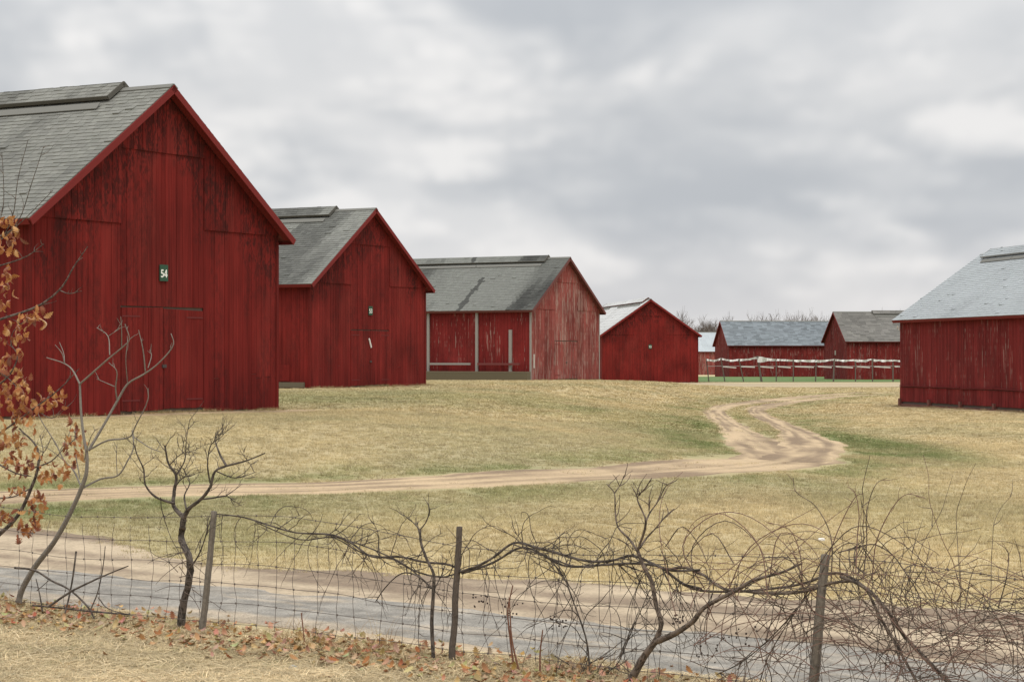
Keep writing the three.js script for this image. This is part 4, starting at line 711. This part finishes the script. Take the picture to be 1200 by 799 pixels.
// ---------------------------------------------------------------- grass
function tuft(seed, n, rad, h, w, lean, segs) {
  const r = rng(seed), s = new Soup();
  for (let i = 0; i < n; i++) {
    const a = r() * 6.28, q = Math.sqrt(r()) * rad, x = Math.cos(a) * q, z = Math.sin(a) * q, t = r() * 6.28, hh = h * (0.5 + 0.7 * r()), le = lean * (0.3 + r()), b = r() * 6.28, dx = Math.cos(b), dz = Math.sin(b), wx = Math.cos(t) * w / 2, wz = Math.sin(t) * w / 2; let p = [x, -0.01, z];
    for (let k = 1; k <= segs; k++) { const f = k / segs, np = [x + dx * le * hh * f * f, hh * (f - 0.35 * lean * f * f * Math.min(1, le)), z + dz * le * hh * f * f], w0 = 1 - (k - 1) / segs * 0.8, w1 = k === segs ? 0.05 : 1 - f * 0.8; s.quad([p[0] - wx * w0, p[1], p[2] - wz * w0], [p[0] + wx * w0, p[1], p[2] + wz * w0], [np[0] + wx * w1, np[1], np[2] + wz * w1], [np[0] - wx * w1, np[1], np[2] - wz * w1]); p = np; }
  }
  return s.geo();
}
const bladeMat = new THREE.MeshStandardMaterial({ color: 0xffffff, roughness: 1, side: THREE.DoubleSide });
{
  const r = rng(821), near = [], far = [], verge = [], inView = (X, z) => Math.abs(X) < 0.26 * z + 2.5;
  const zone = (z0, z1, dens, sx, sy, out) => {
    const half = 0.26 * z1 + 2.5, n = Math.round(dens * half * 2 * (z1 - z0));
    for (let i = 0; i < n; i++) {
      const z = z0 + (z1 - z0) * r(), X = (r() * 2 - 1) * half; if (!inView(X, z)) continue;
      if (X < -5 && z > 50) { const s = (X + 12.26) * 0.5 + (z - 53) * 0.866, d = (X + 12.26) * -0.866 + (z - 53) * 0.5; if (s > -0.5 && s < 11 && d > -0.1) continue; }
      const fo = fenceOff(X, z); if (fo < 30) { const e = shoulderEdge(X, z) + (r() - 0.5) * 0.9; if (fo < e) continue; }
      const td = trackDist(X, z), thin = fbm2(X * 0.7, z * 0.5, 3, 47); if (td < -0.12 + (thin - 0.5) * 0.9) { if (!(r() < 0.05 * ss(0.45, 0.65, thin))) continue; }
      if (r() < 0.35 * ss(0.5, 0.7, thin)) continue;
      const c = turf(X, z, (r() - 0.5) * 0.55), g = r(); const col = g < 0.08 ? mix3(c, [0.2, 0.13, 0.07], 0.6) : g > 0.93 ? mix3(c, [0.62, 0.52, 0.3], 0.6) : c, s = 0.7 + 0.6 * r();
      out.push([X, hG(X, z), -z, sx * s, sy * s * (0.6 + 0.8 * thin), r() * 6.28, 0, col]);
    }
  };
  zone(19, 36, 150, 1, 0.9, near); zone(36, 62, 75, 1.25, 0.95, near); zone(62, 100, 28, 1.9, 1.1, far); zone(100, 150, 11, 3, 1.3, far); zone(150, 196, 4.5, 5, 1.6, far);
  scatter('field_grass', 'short dry grass covering the near field', 'grass', tuft(5, 20, 0.075, 0.05, 0.008, 1.1, 1), bladeMat, near);
  scatter('field_grass_001', 'short dry grass covering the field around the barns', 'grass', tuft(6, 18, 0.09, 0.05, 0.011, 1.0, 1), bladeMat, far);
  for (let i = 0; i < 42000; i++) {
    const z = 12 + 11 * r(), X = (r() * 2 - 1) * (0.26 * z + 2); const fo = fenceOff(X, z), lim = 0.5 + (fbm2(X * 1.3, z * 1.3, 3, 49) - 0.5) * 0.8; if (fo > lim || fo < -4.2) continue;
    const n = fbm2(X * 0.8, z * 0.8, 3, 50), band = ss(0.9, 0.0, Math.abs(fo + 0.1)); const c = mix3(mix3([0.72, 0.58, 0.35], [0.56, 0.45, 0.26], ss(0.35, 0.65, n)), [0.36, 0.25, 0.12], band * 0.5 * r()); const k = 0.5 + 0.85 * r(), gr = r() < 0.05 ? 1 : 0;
    verge.push([X, hG(X, z), -z, 0.8 + 0.5 * r(), (0.55 + 0.5 * r()) * (1 + 0.5 * band), r() * 6.28, 0, (gr ? mix3(c, [0.14, 0.17, 0.05], 0.6) : c).map(v => v * k)]);
  }
  scatter('verge_grass', 'matted pale dead grass on the verge before the fence', 'grass', tuft(7, 11, 0.07, 0.14, 0.0075, 2.4, 3), bladeMat, verge);
  const foot = []; const along = (x0, z0, x1, z1, n, h) => { for (let i = 0; i < n; i++) { const t = r(), o = (r() - 0.3) * 0.45, dx = x1 - x0, dz = z1 - z0, l = Math.hypot(dx, dz), X = lerp(x0, x1, t) + dz / l * o, z = lerp(z0, z1, t) - dx / l * o; if (fbm2(t * l * 0.7, 3, 3, 57) < 0.4 && r() < 0.75) continue; foot.push([X, hG(X, z), -z, 0.7 + 0.7 * r(), h * (0.3 + 0.8 * r()), r() * 6.28, 0, mix3(mix3([0.5, 0.38, 0.2], [0.24, 0.17, 0.09], r()), [0.16, 0.19, 0.07], r() < 0.25 ? 0.6 : 0)]); } };
  along(-12.2, 52.95, -6.9, 62.2, 520, 0.9); along(-9.7, 100.9, -4.4, 110.1, 420, 1.1); along(1.4, 148.9, 6.7, 158.1, 300, 1.2); along(22.3, 122, 27.8, 93, 600, 1.1); along(9.8, 225.5, 20.3, 224.3, 200, 1.4);
  scatter('wall_weeds', 'dry weeds growing along the foot of the barn walls', 'weeds', tuft(10, 9, 0.09, 0.17, 0.012, 0.9, 2), bladeMat, foot);
  const straw = []; for (let i = 0; i < 6500; i++) { const z = 12 + 10 * r(), X = (r() * 2 - 1) * (0.26 * z + 2), fo = fenceOff(X, z); if (fo > 0.45 || fo < -4.2) continue; const k = 0.55 + 0.75 * r(); straw.push([X, hG(X, z) + 0.01, -z, 0.8 + 0.7 * r(), 0.4 + 0.6 * r(), r() * 6.28, 0, mix3([0.74, 0.62, 0.4], [0.42, 0.29, 0.15], r() * r()).map(v => v * k)]); }
  scatter('verge_straw', 'long bent straws lying over the verge grass', 'grass', tuft(9, 4, 0.06, 0.2, 0.007, 2.6, 4), bladeMat, straw);
  const tall = []; for (let i = 0; i < 420; i++) { const a = -8 + 15 * r(), o = (r() - 0.5) * 0.6, X = -0.44 + FD[1] * a + FD[0] * o, z = 16 - FD[0] * a + FD[1] * o; if (fbm2(a * 0.8, 2, 3, 52) < 0.42) continue; tall.push([X, hG(X, z), -z, 0.8 + r() * 0.5, 0.5 + 0.8 * r(), r() * 6.28, 0, mix3([0.42, 0.31, 0.16], [0.26, 0.17, 0.09], r())]); }
  scatter('tall_dead_grass', 'tall wispy dead grass stems among the fence wires', 'grass', tuft(8, 5, 0.05, 0.32, 0.0045, 0.7, 3), bladeMat, tall);
  console.log('grass', near.length, far.length, verge.length);
}
// scraps of litter
{
  const scrap = (label, px, py, s, col, dz, seed, onGround) => { const g = new THREE.IcosahedronGeometry(1, 2), p = g.attributes.position; for (let i = 0; i < p.count; i++) { const x = p.getX(i), y = p.getY(i), z = p.getZ(i), k = 0.6 + 0.8 * noise3(x * 1.7 + seed, y * 1.7, z * 1.7); p.setXYZ(i, x * k * s, y * k * s * 0.45, z * k * s * 0.8); } g.computeVertexNormals(); const T = thing('paper_scrap', label, 'litter'); const q = onGround ? (() => { const [X, z] = groundAt(px, py); return [X, hG(X, z) + s * 0.25, -z]; })() : fp(px, py, dz); T.position.set(...q); part('crumpled_paper', g, std(col, 0.8), T); };
  scrap('small white scrap caught in the bramble whips', 963, 632, 0.022, [0.78, 0.76, 0.72], 0, 3);
  scrap('crumpled bluish white paper scrap in the dead grass', 343, 784, 0.045, [0.5, 0.58, 0.66], 0, 8, true);
  scrap('crumpled pale grey paper scrap in the fallen leaves', 454, 790, 0.04, [0.6, 0.6, 0.58], 0, 13, true);
  scrap('dark flat stone lying among the fallen leaves', 420, 772, 0.06, [0.13, 0.13, 0.13], 0, 17, true);
}
renderer.render(scene, camera);
